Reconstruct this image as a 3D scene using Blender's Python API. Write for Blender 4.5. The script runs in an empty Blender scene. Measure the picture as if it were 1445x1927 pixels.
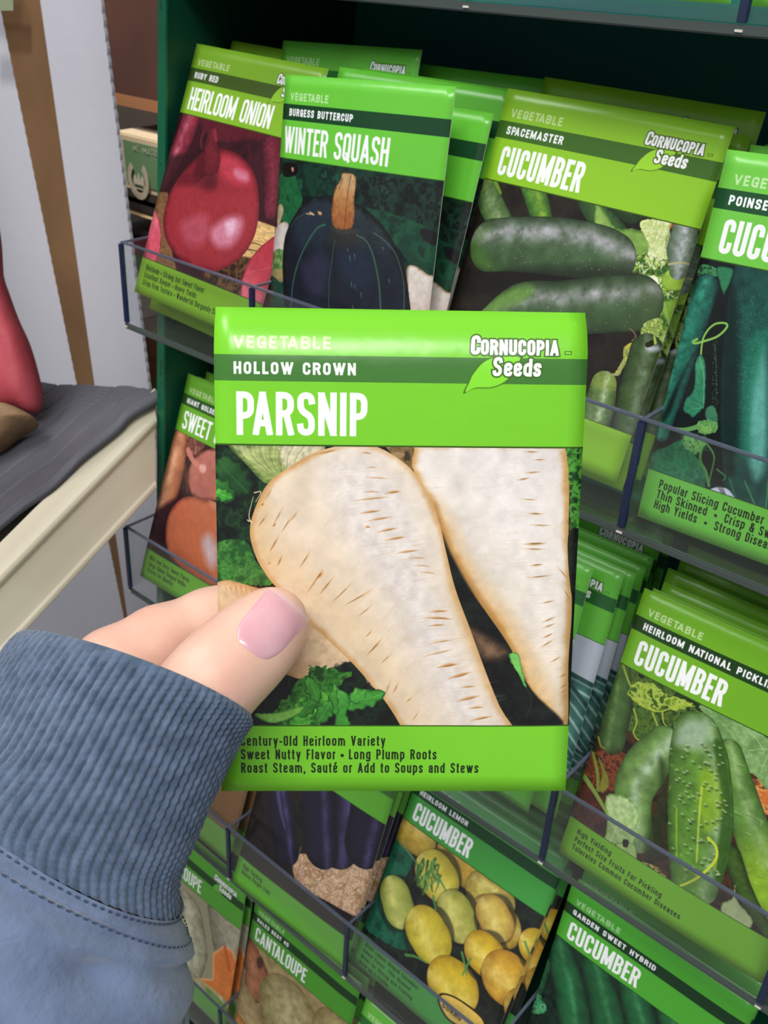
import bpy, bmesh, math, random
import numpy as np
from mathutils import Vector, Matrix

# ================================================================ camera, light, exposure
# All lengths below are millimetres in the rack's own frame: X along the rack, Y into it, Z up;
# the origin is the top front left corner of the upper clear tray, BASE metres above the floor.
MM = .001; BASE = 1.2
R = np.array([[0.7534088861, 0.3587128983, -0.5510899264], [0.6570618551, -0.3783346039, 0.6520219675], [0.0253923007, -0.8533393136, -0.5207372149]])
EYE = np.array([377.74, -255.112, 127.693])
FP = 1820.; CX, CY = 722.5, 963.5
scn = bpy.context.scene; col = scn.collection

def W(p): return Vector((p[0]*MM, p[1]*MM, p[2]*MM+BASE))
def sight(px, py, z):
    """point seen along a line of sight at depth z mm (used to lay out the place from the photograph)"""
    return EYE+R @ (np.array([(px-CX)/FP, (py-CY)/FP, 1.])*z)
def on_y(px, py, y):
    r = R @ np.array([(px-CX)/FP, (py-CY)/FP, 1.]); return EYE+r*((y-EYE[1])/r[1])

cam = bpy.data.cameras.new('camera'); co = bpy.data.objects.new('camera', cam); col.objects.link(co)
co.matrix_world = Matrix.Translation(W(EYE)) @ Matrix([[R[0][0], -R[0][1], -R[0][2], 0], [R[1][0], -R[1][1], -R[1][2], 0], [R[2][0], -R[2][1], -R[2][2], 0], [0, 0, 0, 1]])
cam.sensor_fit = 'VERTICAL'; cam.sensor_height = 36; cam.sensor_width = 27; cam.lens = FP/1927*36
cam.clip_start = .01; cam.clip_end = 50
cam.dof.use_dof = True; cam.dof.focus_distance = .228; cam.dof.aperture_fstop = 52
scn.camera = co
vs = scn.view_settings; vs.view_transform = 'Standard'; vs.look = 'None'; vs.gamma = 1; vs.exposure = 0.0
scn.cycles.use_denoising = True; scn.cycles.max_bounces = 10; scn.cycles.transparent_max_bounces = 24

wd = bpy.data.worlds.new('store'); scn.world = wd; wd.use_nodes = True
wd.node_tree.nodes['Background'].inputs[0].default_value = (.96, .98, 1, 1); wd.node_tree.nodes['Background'].inputs[1].default_value = .38

def area(name, loc, target, sx, sy, power, color=(1, .98, .95)):
    l = bpy.data.lights.new(name, 'AREA'); l.shape = 'RECTANGLE'; l.size = sx; l.size_y = sy; l.energy = power; l.color = color
    o = bpy.data.objects.new(name, l); col.objects.link(o); o.location = loc
    o.rotation_euler = (Vector(target)-Vector(loc)).to_track_quat('-Z', 'Y').to_euler(); return o
# two ceiling fittings over the aisle
area('ceiling_lamp', (.9, -1.3, 3.0), (.2, 0, 1.2), 1.4, .5, 42)
area('ceiling_lamp', (-.9, -.9, 3.0), (.1, 0, 1.2), 1.4, .5, 24)

sl = bpy.data.lights.new('added_box_spot', 'SPOT'); sl.energy = 190; sl.spot_size = math.radians(10); sl.spot_blend = .6; sl.shadow_soft_size = .06; sl.color = (1, .95, .88)  # added spot without a real fitting, brightens the pale horseshoe box
so_ = bpy.data.objects.new('added_box_spot', sl); col.objects.link(so_); so_.location = (-.33, -.42, 3.0); so_.rotation_euler = (Vector((-.345, .25, 1.13))-so_.location).to_track_quat('-Z', 'Y').to_euler()

# ================================================================ helpers
def new_mesh(name, verts, faces, mat=None, parent=None, smooth=False, mats=None, fm=None):
    me = bpy.data.meshes.new(name); me.from_pydata([tuple(v) for v in verts], [], faces)
    for m in (mats or ([mat] if mat else [])): me.materials.append(m)
    if fm is not None: me.polygons.foreach_set('material_index', fm)
    if smooth: me.polygons.foreach_set('use_smooth', [True]*len(me.polygons))
    me.update(); o = bpy.data.objects.new(name, me); col.objects.link(o)
    if parent: o.parent = parent
    return o
def tag(o, label=None, cat=None, group=None, kind=None):
    if label: o['label'] = label
    if cat: o['category'] = cat
    if group: o['group'] = group
    if kind: o['kind'] = kind
    return o
def empty(name, p=(0, 0, 0)):
    o = bpy.data.objects.new(name, None); col.objects.link(o); o.location = W(p); o.empty_display_size = .02; return o
def local(p, root): return W(p)-root.location if root else W(p)
def prism(name, pts, ext, mat, parent=None, bevel=0, smooth=False):
    """closed outline (mm points) pushed along ext (mm)"""
    a = [local(p, parent) for p in pts]; e = Vector(ext)*MM; n = len(a)
    v = a+[p+e for p in a]; f = [list(range(n)), list(range(2*n-1, n-1, -1))]+[[i, i+n, (i+1) % n+n, (i+1) % n] for i in range(n)]
    f = [x[::-1] for x in f]
    o = new_mesh(name, v, f, mat, parent)
    bm = bmesh.new(); bm.from_mesh(o.data); bmesh.ops.recalc_face_normals(bm, faces=bm.faces)
    if bevel: bmesh.ops.bevel(bm, geom=bm.edges[:], offset=bevel*MM, segments=2, affect='EDGES', clamp_overlap=True)
    bm.to_mesh(o.data); bm.free(); return o
def box(name, lo, hi, mat, parent=None, bevel=0, shear=0.):
    """box in rack axes; shear moves y by shear*z so that it follows the leaning display"""
    x0, y0, z0 = lo; x1, y1, z1 = hi
    P = [(x0, y0+shear*z0, z0), (x1, y0+shear*z0, z0), (x1, y0+shear*z1, z1), (x0, y0+shear*z1, z1)]
    return prism(name, P, (0, y1-y0, 0), mat, parent, bevel)

def lin(c): return tuple(((x/255.+.055)/1.055)**2.4 if x > 10 else x/255./12.92 for x in c[:3])+(1,)
def mat(name, c, rough=.5, spec=.5, bump=None, noise=None, **kw):
    m = bpy.data.materials.new(name); m.use_nodes = True; nt = m.node_tree; b = nt.nodes['Principled BSDF']
    b.inputs['Base Color'].default_value = lin(c); b.inputs['Roughness'].default_value = rough; b.inputs['Specular IOR Level'].default_value = spec
    for k, v in kw.items(): b.inputs[k.replace('_', ' ')].default_value = v
    if bump or noise: tc = nt.nodes.new('ShaderNodeTexCoord')
    if noise:
        n = nt.nodes.new('ShaderNodeTexNoise'); n.inputs['Scale'].default_value = noise[0]; n.inputs['Detail'].default_value = 5
        r = nt.nodes.new('ShaderNodeValToRGB'); r.color_ramp.elements[0].position = .35; r.color_ramp.elements[1].position = .65
        r.color_ramp.elements[0].color = lin(noise[1]); r.color_ramp.elements[1].color = lin(c)
        if len(noise) > 2:
            mp = nt.nodes.new('ShaderNodeMapping'); mp.inputs['Scale'].default_value = noise[2]; nt.links.new(tc.outputs['Object'], mp.inputs[0]); nt.links.new(mp.outputs[0], n.inputs[0])
        else: nt.links.new(tc.outputs['Object'], n.inputs[0])
        nt.links.new(n.outputs[0], r.inputs[0]); nt.links.new(r.outputs[0], b.inputs['Base Color'])
    if bump:
        n = nt.nodes.new('ShaderNodeTexNoise'); n.inputs['Scale'].default_value = bump[0]; n.inputs['Detail'].default_value = 4
        u = nt.nodes.new('ShaderNodeBump'); u.inputs['Strength'].default_value = bump[1]; u.inputs['Distance'].default_value = bump[2]
        nt.links.new(tc.outputs['Object'], n.inputs[0]); nt.links.new(n.outputs[0], u.inputs['Height']); nt.links.new(u.outputs[0], b.inputs['Normal'])
    return m
def clear_mat(name, tint, gloss=.06, through=.93):
    """thin clear acrylic: mostly see-through, a fresnel reflection on top"""
    m = bpy.data.materials.new(name); m.use_nodes = True; nt = m.node_tree; nt.nodes.clear()
    o = nt.nodes.new('ShaderNodeOutputMaterial'); t = nt.nodes.new('ShaderNodeBsdfTransparent'); g = nt.nodes.new('ShaderNodeBsdfGlossy')
    d = nt.nodes.new('ShaderNodeBsdfDiffuse'); mx = nt.nodes.new('ShaderNodeMixShader'); m2 = nt.nodes.new('ShaderNodeMixShader'); f = nt.nodes.new('ShaderNodeMath'); lw = nt.nodes.new('ShaderNodeLayerWeight'); pw = nt.nodes.new('ShaderNodeMath')
    t.inputs[0].default_value = lin(tint); g.inputs['Roughness'].default_value = .12; g.inputs[0].default_value = (1, 1, 1, 1); d.inputs[0].default_value = lin((205, 208, 214))
    lw.inputs[0].default_value = .5; pw.operation = 'POWER'; pw.inputs[1].default_value = 4; nt.links.new(lw.outputs['Facing'], pw.inputs[0])
    f.operation = 'MULTIPLY_ADD'; f.inputs[1].default_value = .28; f.inputs[2].default_value = .035; nt.links.new(pw.outputs[0], f.inputs[0])
    m2.inputs[0].default_value = through; nt.links.new(d.outputs[0], m2.inputs[1]); nt.links.new(t.outputs[0], m2.inputs[2])
    nt.links.new(f.outputs[0], mx.inputs[0]); nt.links.new(m2.outputs[0], mx.inputs[1]); nt.links.new(g.outputs[0], mx.inputs[2]); nt.links.new(mx.outputs[0], o.inputs[0])
    return m

# ---------------------------------------------------------------- printed artwork (numpy)
def hom(dst):
    """unit square -> quadrilateral"""
    A = []
    for (u, v), (x, y) in zip(((0, 0), (1, 0), (1, 1), (0, 1)), dst):
        A += [[u, v, 1, 0, 0, 0, -u*x, -v*x, -x], [0, 0, 0, u, v, 1, -u*y, -v*y, -y]]
    return np.linalg.svd(np.array(A, float))[2][-1].reshape(3, 3)

def sstep(a, b, x):
    t = np.clip((x-a)/(b-a+1e-9), 0, 1)
    return t*t*(3-2*t)

def hexc(c):
    return np.array([c[0], c[1], c[2]], np.float32)/255.

def vnoise(h, w, cell, seed, asp=1.0):
    """smooth value noise 0..1, cell in pixels (asp stretches it sideways)"""
    r = np.random.RandomState(seed)
    cx_ = max(cell*asp, 1.01); gy, gx = int(h/cell)+3, int(w/cx_)+3
    g = r.rand(gy, gx).astype(np.float32)
    y = np.arange(h, dtype=np.float32)/cell; x = np.arange(w, dtype=np.float32)/cx_
    yi = y.astype(int); xi = x.astype(int)
    fy = (y-yi)[:, None]; fx = (x-xi)[None, :]
    fy = fy*fy*(3-2*fy); fx = fx*fx*(3-2*fx)
    a = g[yi][:, xi]; b = g[yi][:, xi+1]; c = g[yi+1][:, xi]; d = g[yi+1][:, xi+1]
    return (a*(1-fx)+b*fx)*(1-fy)+(c*(1-fx)+d*fx)*fy

def fbm(h, w, cell, seed, octv=4, asp=1.0):
    o = np.zeros((h, w), np.float32); amp = 1.; tot = 0
    for k in range(octv):
        if cell < 1.2: break
        o += amp*vnoise(h, w, cell, seed+k*17, asp); tot += amp; amp *= .55; cell /= 2.1
    return o/tot

def spline(pts, n=8, closed=False):
    p = np.array(pts, float)
    if closed: p = np.vstack([p[-1], p, p[0], p[1]])
    else: p = np.vstack([2*p[0]-p[1], p, 2*p[-1]-p[-2]])
    out = []
    for i in range(1, len(p)-2):
        for k in range(n):
            t = k/n; a, b, c, d = p[i-1], p[i], p[i+1], p[i+2]
            out.append(.5*((2*b)+(-a+c)*t+(2*a-5*b+4*c-d)*t*t+(-a+3*b-3*c+d)*t**3))
    if not closed: out.append(p[-2])
    return np.array(out)

class Sheet:
    """a printed packet front, drawn in the packet's own flat coordinates"""
    def __init__(s, quad, W=640, seed=1):
        s.W = W; s.H = int(round(W*113/82.5)); s.seed = seed
        s.im = np.zeros((s.H, s.W, 3), np.float32)
        s.inv = np.linalg.inv(hom(quad)) if quad else np.eye(3); s.o = (0, 0, 1.)
        s.clip = (0, s.H); s.on = None
        if not quad: s.inv = np.diag([1/100., 1/137., 1.])     # 100 x 137 drawing units
    def ref(s, ox, oy, sc): s.o = (ox, oy, sc)
    def q(s, pts):
        p = np.array(pts, float).reshape(-1, 2)
        p = np.c_[p[:, 0]/s.o[2]+s.o[0], p[:, 1]/s.o[2]+s.o[1], np.ones(len(p))] @ s.inv.T
        return np.c_[p[:, 0]/p[:, 2]*s.W, p[:, 1]/p[:, 2]*s.H]
    def k(s, at):
        """local scale canvas px per drawing px"""
        a = s.q([at, (at[0]+1, at[1]), (at[0], at[1]+1)])
        return math.sqrt(abs(np.cross(a[1]-a[0], a[2]-a[0])))
    def box(s, P, m):
        x0 = int(max(0, P[:, 0].min()-m)); x1 = int(min(s.W, P[:, 0].max()+m+1))
        y0 = int(max(s.clip[0], P[:, 1].min()-m)); y1 = int(min(s.clip[1], P[:, 1].max()+m+1))
        if x1 <= x0 or y1 <= y0: return None
        X, Y = np.meshgrid(np.arange(x0, x1)+.5, np.arange(y0, y1)+.5)
        return x0, x1, y0, y1, X.astype(np.float32), Y.astype(np.float32)
    def blend(s, bx, m, col):
        x0, x1, y0, y1 = bx[:4]; v = s.im[y0:y1, x0:x1]
        if s.on is not None: m = m*s.on[y0:y1, x0:x1]
        v += m[..., None]*(col-v)
    def keep(s, r):
        """paint only on this body from now on (None releases)"""
        s.on = None
        if r is not None:
            s.on = np.zeros((s.H, s.W), np.float32); s.on[r[0][2]:r[0][3], r[0][0]:r[0][1]] = r[1]
    def rect(s, u0, v0, u1, v1, col, a=1.):
        x0, x1, y0, y1 = [int(round(t)) for t in (u0*s.W, u1*s.W, v0*s.H, v1*s.H)]
        v = s.im[y0:y1, x0:x1]; v += a*(hexc(col)-v)
    def segd(s, P, X, Y, closed=True):
        d2 = np.full(X.shape, 1e12, np.float32); n = len(P)
        for i in range(n if closed else n-1):
            a = P[i]; b = P[(i+1) % n]; e = b-a; L = e@e+1e-9
            t = np.clip(((X-a[0])*e[0]+(Y-a[1])*e[1])/L, 0, 1)
            d2 = np.minimum(d2, (X-a[0]-t*e[0])**2+(Y-a[1]-t*e[1])**2)
        return np.sqrt(d2)
    def inside(s, P, X, Y):
        c = np.zeros(X.shape, bool); n = len(P)
        for i in range(n):
            (x1, y1), (x2, y2) = P[i], P[(i+1) % n]
            if y1 == y2: continue
            c ^= ((y1 > Y) != (y2 > Y)) & (X < (x2-x1)*(Y-y1)/(y2-y1)+x1)
        return c
    def shape(s, pts, base, edge=None, ew=20, soft=1., light=(-.5, -.7), lit=None, dark=None, la=.5, tex=.06, cell=30,
              asp=1., rag=0., a=1., n=6, smooth=True, ew2=None):
        """closed outline; base colour falls to the edge colour over ew px; broad lit and dark sides"""
        k = s.k(pts[0]); P = s.q(pts)
        if smooth: P = spline(P, n, True)
        bx = s.box(P, 4+soft*k)
        if bx is None: return
        X, Y = bx[4:]; h, w = X.shape; s.seed += 7
        d = s.segd(P, X, Y); d = np.where(s.inside(P, X, Y), d, -d)
        nz = fbm(h, w, max(cell*k, 2), s.seed, 4, asp)-.5
        if rag: d = d+(fbm(h, w, max(rag*2.5*k, 2), s.seed+3, 3)-.5)*rag*2*k
        m = np.clip(.5+d/max(soft*k, 1.), 0, 1)*a
        c = np.broadcast_to(hexc(base), (h, w, 3)).copy()
        cx_, cy_ = P.mean(0); R = max(np.ptp(P[:, 0]), np.ptp(P[:, 1]))/2
        t = ((X-cx_)*light[0]+(Y-cy_)*light[1])/R
        if lit is not None: c += (la*sstep(-.1, .8, t))[..., None]*(hexc(lit)-c)
        if dark is not None: c += (la*sstep(-.1, .8, -t))[..., None]*(hexc(dark)-c)
        if edge is not None:
            e = 1-sstep(0, ew*k, d+nz*ew*k*.8); c += (e*.9)[..., None]*(hexc(edge)-c)
        c *= (1+nz*tex*4)[..., None]
        s.blend(bx, m, np.clip(c, 0, 1)); return bx, m, d, nz
    def tube(s, pts, rad, base, dark, hi=None, ht=-.35, hw=.3, ha=.7, edge=1.2, tex=.08, cell=20, stripes=None, warts=0, wc=None,
             wart_cell=16, endc=None, endw=.15, a=1., asp=1., drk=1., soft=1.):
        """a rounded fruit along a centre line, shaded as printed"""
        k = s.k(pts[0]); P = s.q(pts); r = np.interp(np.linspace(0, 1, (len(P)-1)*6+1), np.linspace(0, 1, len(P)), rad)*k
        P = spline(P, 6) if len(P) > 2 else np.array([P[0]+(P[1]-P[0])*j/6 for j in range(7)])
        bx = s.box(P, r.max()+4)
        if bx is None: return
        X, Y = bx[4:]; h, w = X.shape; s.seed += 7
        best = np.full(X.shape, 1e9, np.float32); T = np.zeros_like(best); S_ = np.zeros_like(best); Rr = np.ones_like(best)
        L0 = 0.; tot = np.sum(np.linalg.norm(np.diff(P, axis=0), axis=1))
        for i in range(len(P)-1):
            a_, b_ = P[i], P[i+1]; e = b_-a_; L = math.hypot(*e)+1e-6; ex, ey = e/L
            u = (X-a_[0])*ex+(Y-a_[1])*ey; t = np.clip(u/L, 0, 1)
            rr = r[i]+(r[i+1]-r[i])*t
            dx = X-a_[0]-t*e[0]; dy = Y-a_[1]-t*e[1]; dd = np.sqrt(dx*dx+dy*dy)
            q_ = dd/rr; b = q_ < best
            best = np.where(b, q_, best); T = np.where(b, (-dx*ey+dy*ex)/rr, T); S_ = np.where(b, (L0+t*L)/tot, S_); Rr = np.where(b, rr, Rr)
            L0 += L
        nz = fbm(h, w, max(cell*k, 2), s.seed, 4, asp)-.5
        m = np.clip(.5+(1-best)*Rr/soft, 0, 1)*a
        z = np.sqrt(np.clip(1-best**2, 0, 1))
        c = hexc(dark)+(np.clip(z**(edge)+nz*.25, 0, 1)*drk+(1-drk))[..., None]*(hexc(base)-hexc(dark))
        if endc is not None:
            for q0, q1 in endw if isinstance(endw, tuple) else ((0, endw),):
                e = (1-sstep(0, abs(q1-q0), np.abs(S_-q0)+nz*.1)); c += (e*.8)[..., None]*(hexc(endc)-c)
        if stripes:
            n_, sc, sw, sa = stripes
            ph = np.arcsin(np.clip(T, -1, 1))/math.pi*n_+nz*.25
            e = np.exp(-((ph-np.round(ph))/sw)**2)*z; c += (e*sa)[..., None]*(hexc(sc)-c)
        if hi is not None:
            g = np.exp(-((T-ht)/hw)**2)*sstep(0, .35, z)*(.75+nz*1.2); c += np.clip(g*ha, 0, 1)[..., None]*(hexc(hi)-c)
        if warts:
            wn = vnoise(h, w, wart_cell*k, s.seed+9); wn2 = vnoise(h, w, wart_cell*k, s.seed+9, 1.0)
            sh = max(1, int(wart_cell*k*.22)); dk = np.roll(wn, sh, 0)
            c += (sstep(.78, .93, wn)*warts)[..., None]*(hexc(wc)-c); c *= 1-(sstep(.76, .93, dk)*(1-sstep(.76, .93, wn))*warts*.7)[..., None]
        c *= (1+nz*tex*4)[..., None]
        s.blend(bx, m, np.clip(c, 0, 1)); return bx, m, T, S_, z
    def line(s, pts, w, col, a=1., w1=None, soft=.6, smooth=True):
        P = s.q(pts); k = s.k(pts[0])
        if smooth and len(P) > 2: P = spline(P, 5)
        bx = s.box(P, w*k+3)
        if bx is None: return
        X, Y = bx[4:]; n = len(P)-1; m = np.zeros(X.shape, np.float32)
        for i in range(n):
            a_, b_ = P[i], P[i+1]; e = b_-a_; L = e@e+1e-9
            t = np.clip(((X-a_[0])*e[0]+(Y-a_[1])*e[1])/L, 0, 1)
            ww = w if w1 is None else w*np.sin(math.pi*np.clip((i+t)/n, .03, .97))**.8 if w1 == 'b' else w+(w1-w)*(i+t)/n
            m = np.maximum(m, np.clip(.5+(ww*k/2-np.sqrt((X-a_[0]-t*e[0])**2+(Y-a_[1]-t*e[1])**2))/soft, 0, 1))
        s.blend(bx, m*a, hexc(col))
    def mottle(s, pts, cols, cell, sharp=.06, a=1., soft=1., rag=0., asp=1., ridge=0., rc=(0, 0, 0), n=5, smooth=True):
        """patchy ground: foliage, soil, straw"""
        P = s.q(pts); k = s.k(pts[0])
        if smooth: P = spline(P, n, True)
        bx = s.box(P, 4)
        if bx is None: return
        X, Y = bx[4:]; h, w = X.shape; s.seed += 11
        d = s.segd(P, X, Y); d = np.where(s.inside(P, X, Y), d, -d)
        if rag: d = d+(fbm(h, w, max(rag*2*k, 2), s.seed+3, 3)-.5)*rag*2.5*k
        m = np.clip(.5+d/max(soft*k, 1.), 0, 1)*a
        f1 = fbm(h, w, max(cell*k, 2), s.seed, 4, asp); f1 = (f1-f1.min())/(np.ptp(f1)+1e-6)
        c = np.broadcast_to(hexc(cols[0]), (h, w, 3)).copy()
        for i, cc in enumerate(cols[1:]):
            th = .28+.5*(i+.5)/(len(cols)-1)
            c += sstep(th-sharp, th+sharp, f1)[..., None]*(hexc(cc)-c)
        if ridge:
            f2 = fbm(h, w, max(cell*k*.8, 2), s.seed+5, 3, asp); c += (np.exp(-(np.abs(f2-.5)/.02)**2)*ridge)[..., None]*(hexc(rc)-c)
        c *= (.9+.2*fbm(h, w, max(cell*k*.2, 2), s.seed+6, 2))[..., None]
        s.blend(bx, m, np.clip(c, 0, 1))
    def flecks(s, pts, cols, num, ln, wd, ang=None, a=.8, rnd=.5):
        """many short strokes inside an outline"""
        p = np.array(pts, float); r = random.Random(s.seed); s.seed += 3
        x0, y0 = p.min(0); x1, y1 = p.max(0); k_ = 0
        while k_ < num:
            x = r.uniform(x0, x1); y = r.uniform(y0, y1)
            if not s.inside(p, np.array([x]), np.array([y]))[0]: continue
            k_ += 1; an = math.radians((r.uniform(0, 180) if ang is None else ang+r.uniform(-25, 25))); L = ln*r.uniform(1-rnd, 1+rnd)/2
            dx, dy = math.cos(an)*L, math.sin(an)*L
            s.line([(x-dx, y-dy), (x+r.uniform(-1, 1)*L*.3, y+r.uniform(-1, 1)*L*.3), (x+dx, y+dy)], wd*r.uniform(.6, 1.3), cols[r.randrange(len(cols))], a, wd*.3)
    def leaf(s, c, ax, w, cols, teeth=9, a=1., seed=0):
        """a toothed leaf: base c, tip c+ax, half width w"""
        r = random.Random(seed); c = np.array(c, float); ax = np.array(ax, float); nrm = np.array([-ax[1], ax[0]])/math.hypot(*ax)
        L, R_ = [], []
        for i in range(teeth+1):
            t = i/teeth; b = w*math.sin(math.pi*min(1, t*.9+.08))**.7
            for sd, lst in ((1, L), (-1, R_)):
                q_ = b*(1+(.28 if i % 2 else -.12)*r.uniform(.5, 1.2)); lst.append(c+ax*t+nrm*q_*sd)
        s.shape([tuple(v) for v in L+R_[::-1]], cols[0], cols[1], w*.3, lit=cols[2], la=.6, a=a, n=3, tex=.1, cell=w*.5)
        s.line([tuple(c), tuple(c+ax*.5+nrm*w*.05), tuple(c+ax*.95)], w*.08, cols[2], .7*a)
    def label(s, txt, u, v, cap, cw, st, col, gap=None, a=1., shear=0., out=0., oc=None, ang=0.):
        """lettering; u,v = left end of the baseline, sizes as fractions of the packet width"""
        W = s.W; x = u*W; y = v*s.H; cap *= W; cw *= W; hs = st*W/2; gap = hs*1.1 if gap is None else gap*W; o = out*W
        ca, sa = math.cos(ang), math.sin(ang); jobs = []; prev = ' '
        for chn in txt:
            if chn == ' ': x += cw*.62+gap; continue
            ch_cap = cap
            if chn == '^': continue
            if chn == 'A' and prev in 'PFTV' or chn == 'T' and prev == 'A': x -= gap+cw*.08
            wf, paths = GLYPH.get(chn, GLYPH['o']); w = max(cw*wf, 2*hs)
            jobs.append((x, w, paths, chn)); x += w+gap; prev = chn
        for phase in ((1, 0) if out else (0,)):
            for gx, w, paths, chn in jobs:
                pad = o+3; bx = s.box(np.array([[gx-pad-abs(shear)*cap*.3, y-cap-pad], [gx+w+pad+shear*cap, y+cap*.34+pad]]), 0)
                if bx is None: continue
                X, Y = bx[4:]; d = np.full(X.shape, 1e6, np.float32)
                Yl = y-Y; Xl = X-gx-Yl*shear
                for kind, pp in paths:
                    P = np.array([(hs+px_*(w-2*hs) if w > 2*hs+.01 else hs, hs+py_*(cap-2*hs)) for px_, py_ in pp], float)
                    if kind == 'r': P = roundc(P, max(w-2*hs, hs)*.5)
                    if kind != 'd':
                        for i0, i1 in ((0, 1), (-1, -2)):
                            e = P[i0]-P[i1]; L = math.hypot(*e)
                            if L > 1e-6 and math.hypot(*(P[0]-P[-1])) > .5: P[i0] = P[i0]+e/L*hs*.999
                    dd = np.full(X.shape, 1e6, np.float32)
                    for i in range(len(P)-1):
                        a_, b_ = P[i], P[i+1]; e = b_-a_; L = math.hypot(*e)+1e-6; u_ = ((Xl-a_[0])*e[0]+(Yl-a_[1])*e[1])/L
                        pd = np.abs((Xl-a_[0])*e[1]-(Yl-a_[1])*e[0])/L
                        over = np.maximum(-u_, u_-L)
                        if kind == 'd': q_ = np.sqrt(np.maximum(over, 0)**2+pd**2)-hs*(2.2 if chn == '\u2022' else 1.1)
                        else:
                            cap_a = i == 0; cap_b = i == len(P)-2
                            rd = np.sqrt(np.maximum(over, 0)**2+pd**2)-hs
                            bt = np.maximum(pd-hs, over)
                            q_ = np.where((u_ < 0) & cap_a, bt, np.where((u_ > L) & cap_b, bt, np.where((u_ >= 0) & (u_ <= L), pd-hs, rd)))
                        dd = np.minimum(dd, q_)
                    d = np.minimum(d, dd)
                if chn in 'AVWMNXYKZRvwyxkz47/':
                    top = cap if chn not in 'vwyxz' else hs+.72*(cap-2*hs)+hs
                    d = np.maximum(d, Yl-top)
                    if chn != 'y': d = np.maximum(d, -Yl)
                if phase: s.blend(bx, np.clip(.5+(o-d), 0, 1)*a, hexc(oc))
                else: s.blend(bx, np.clip(.5-d, 0, 1)*a, hexc(col))
        return (x-gap)/W

def roundc(P, R):
    out = [P[0]]
    for i in range(1, len(P)-1):
        a, b, c = P[i-1], P[i], P[i+1]; u = a-b; v = c-b; lu, lv = math.hypot(*u), math.hypot(*v)
        fu = 1. if i == 1 else .5; fv = 1. if i == len(P)-2 else .5
        r = min(R*1.25, lu*fu, lv*fv)
        if lu < 1e-6 or lv < 1e-6: out.append(b); continue
        p0 = b+u/lu*min(r, lu*fu); p2 = b+v/lv*min(r, lv*fv)
        for t in (0, .2, .4, .6, .8, 1): out.append((1-t)**2*p0+2*t*(1-t)*(b*.9+(p0+p2)*.05)+t*t*p2)
    out.append(P[-1]); o = [out[0]]
    for p in out[1:]:
        if math.hypot(*(p-o[-1])) > .05: o.append(p)
    return np.array(o)

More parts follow.
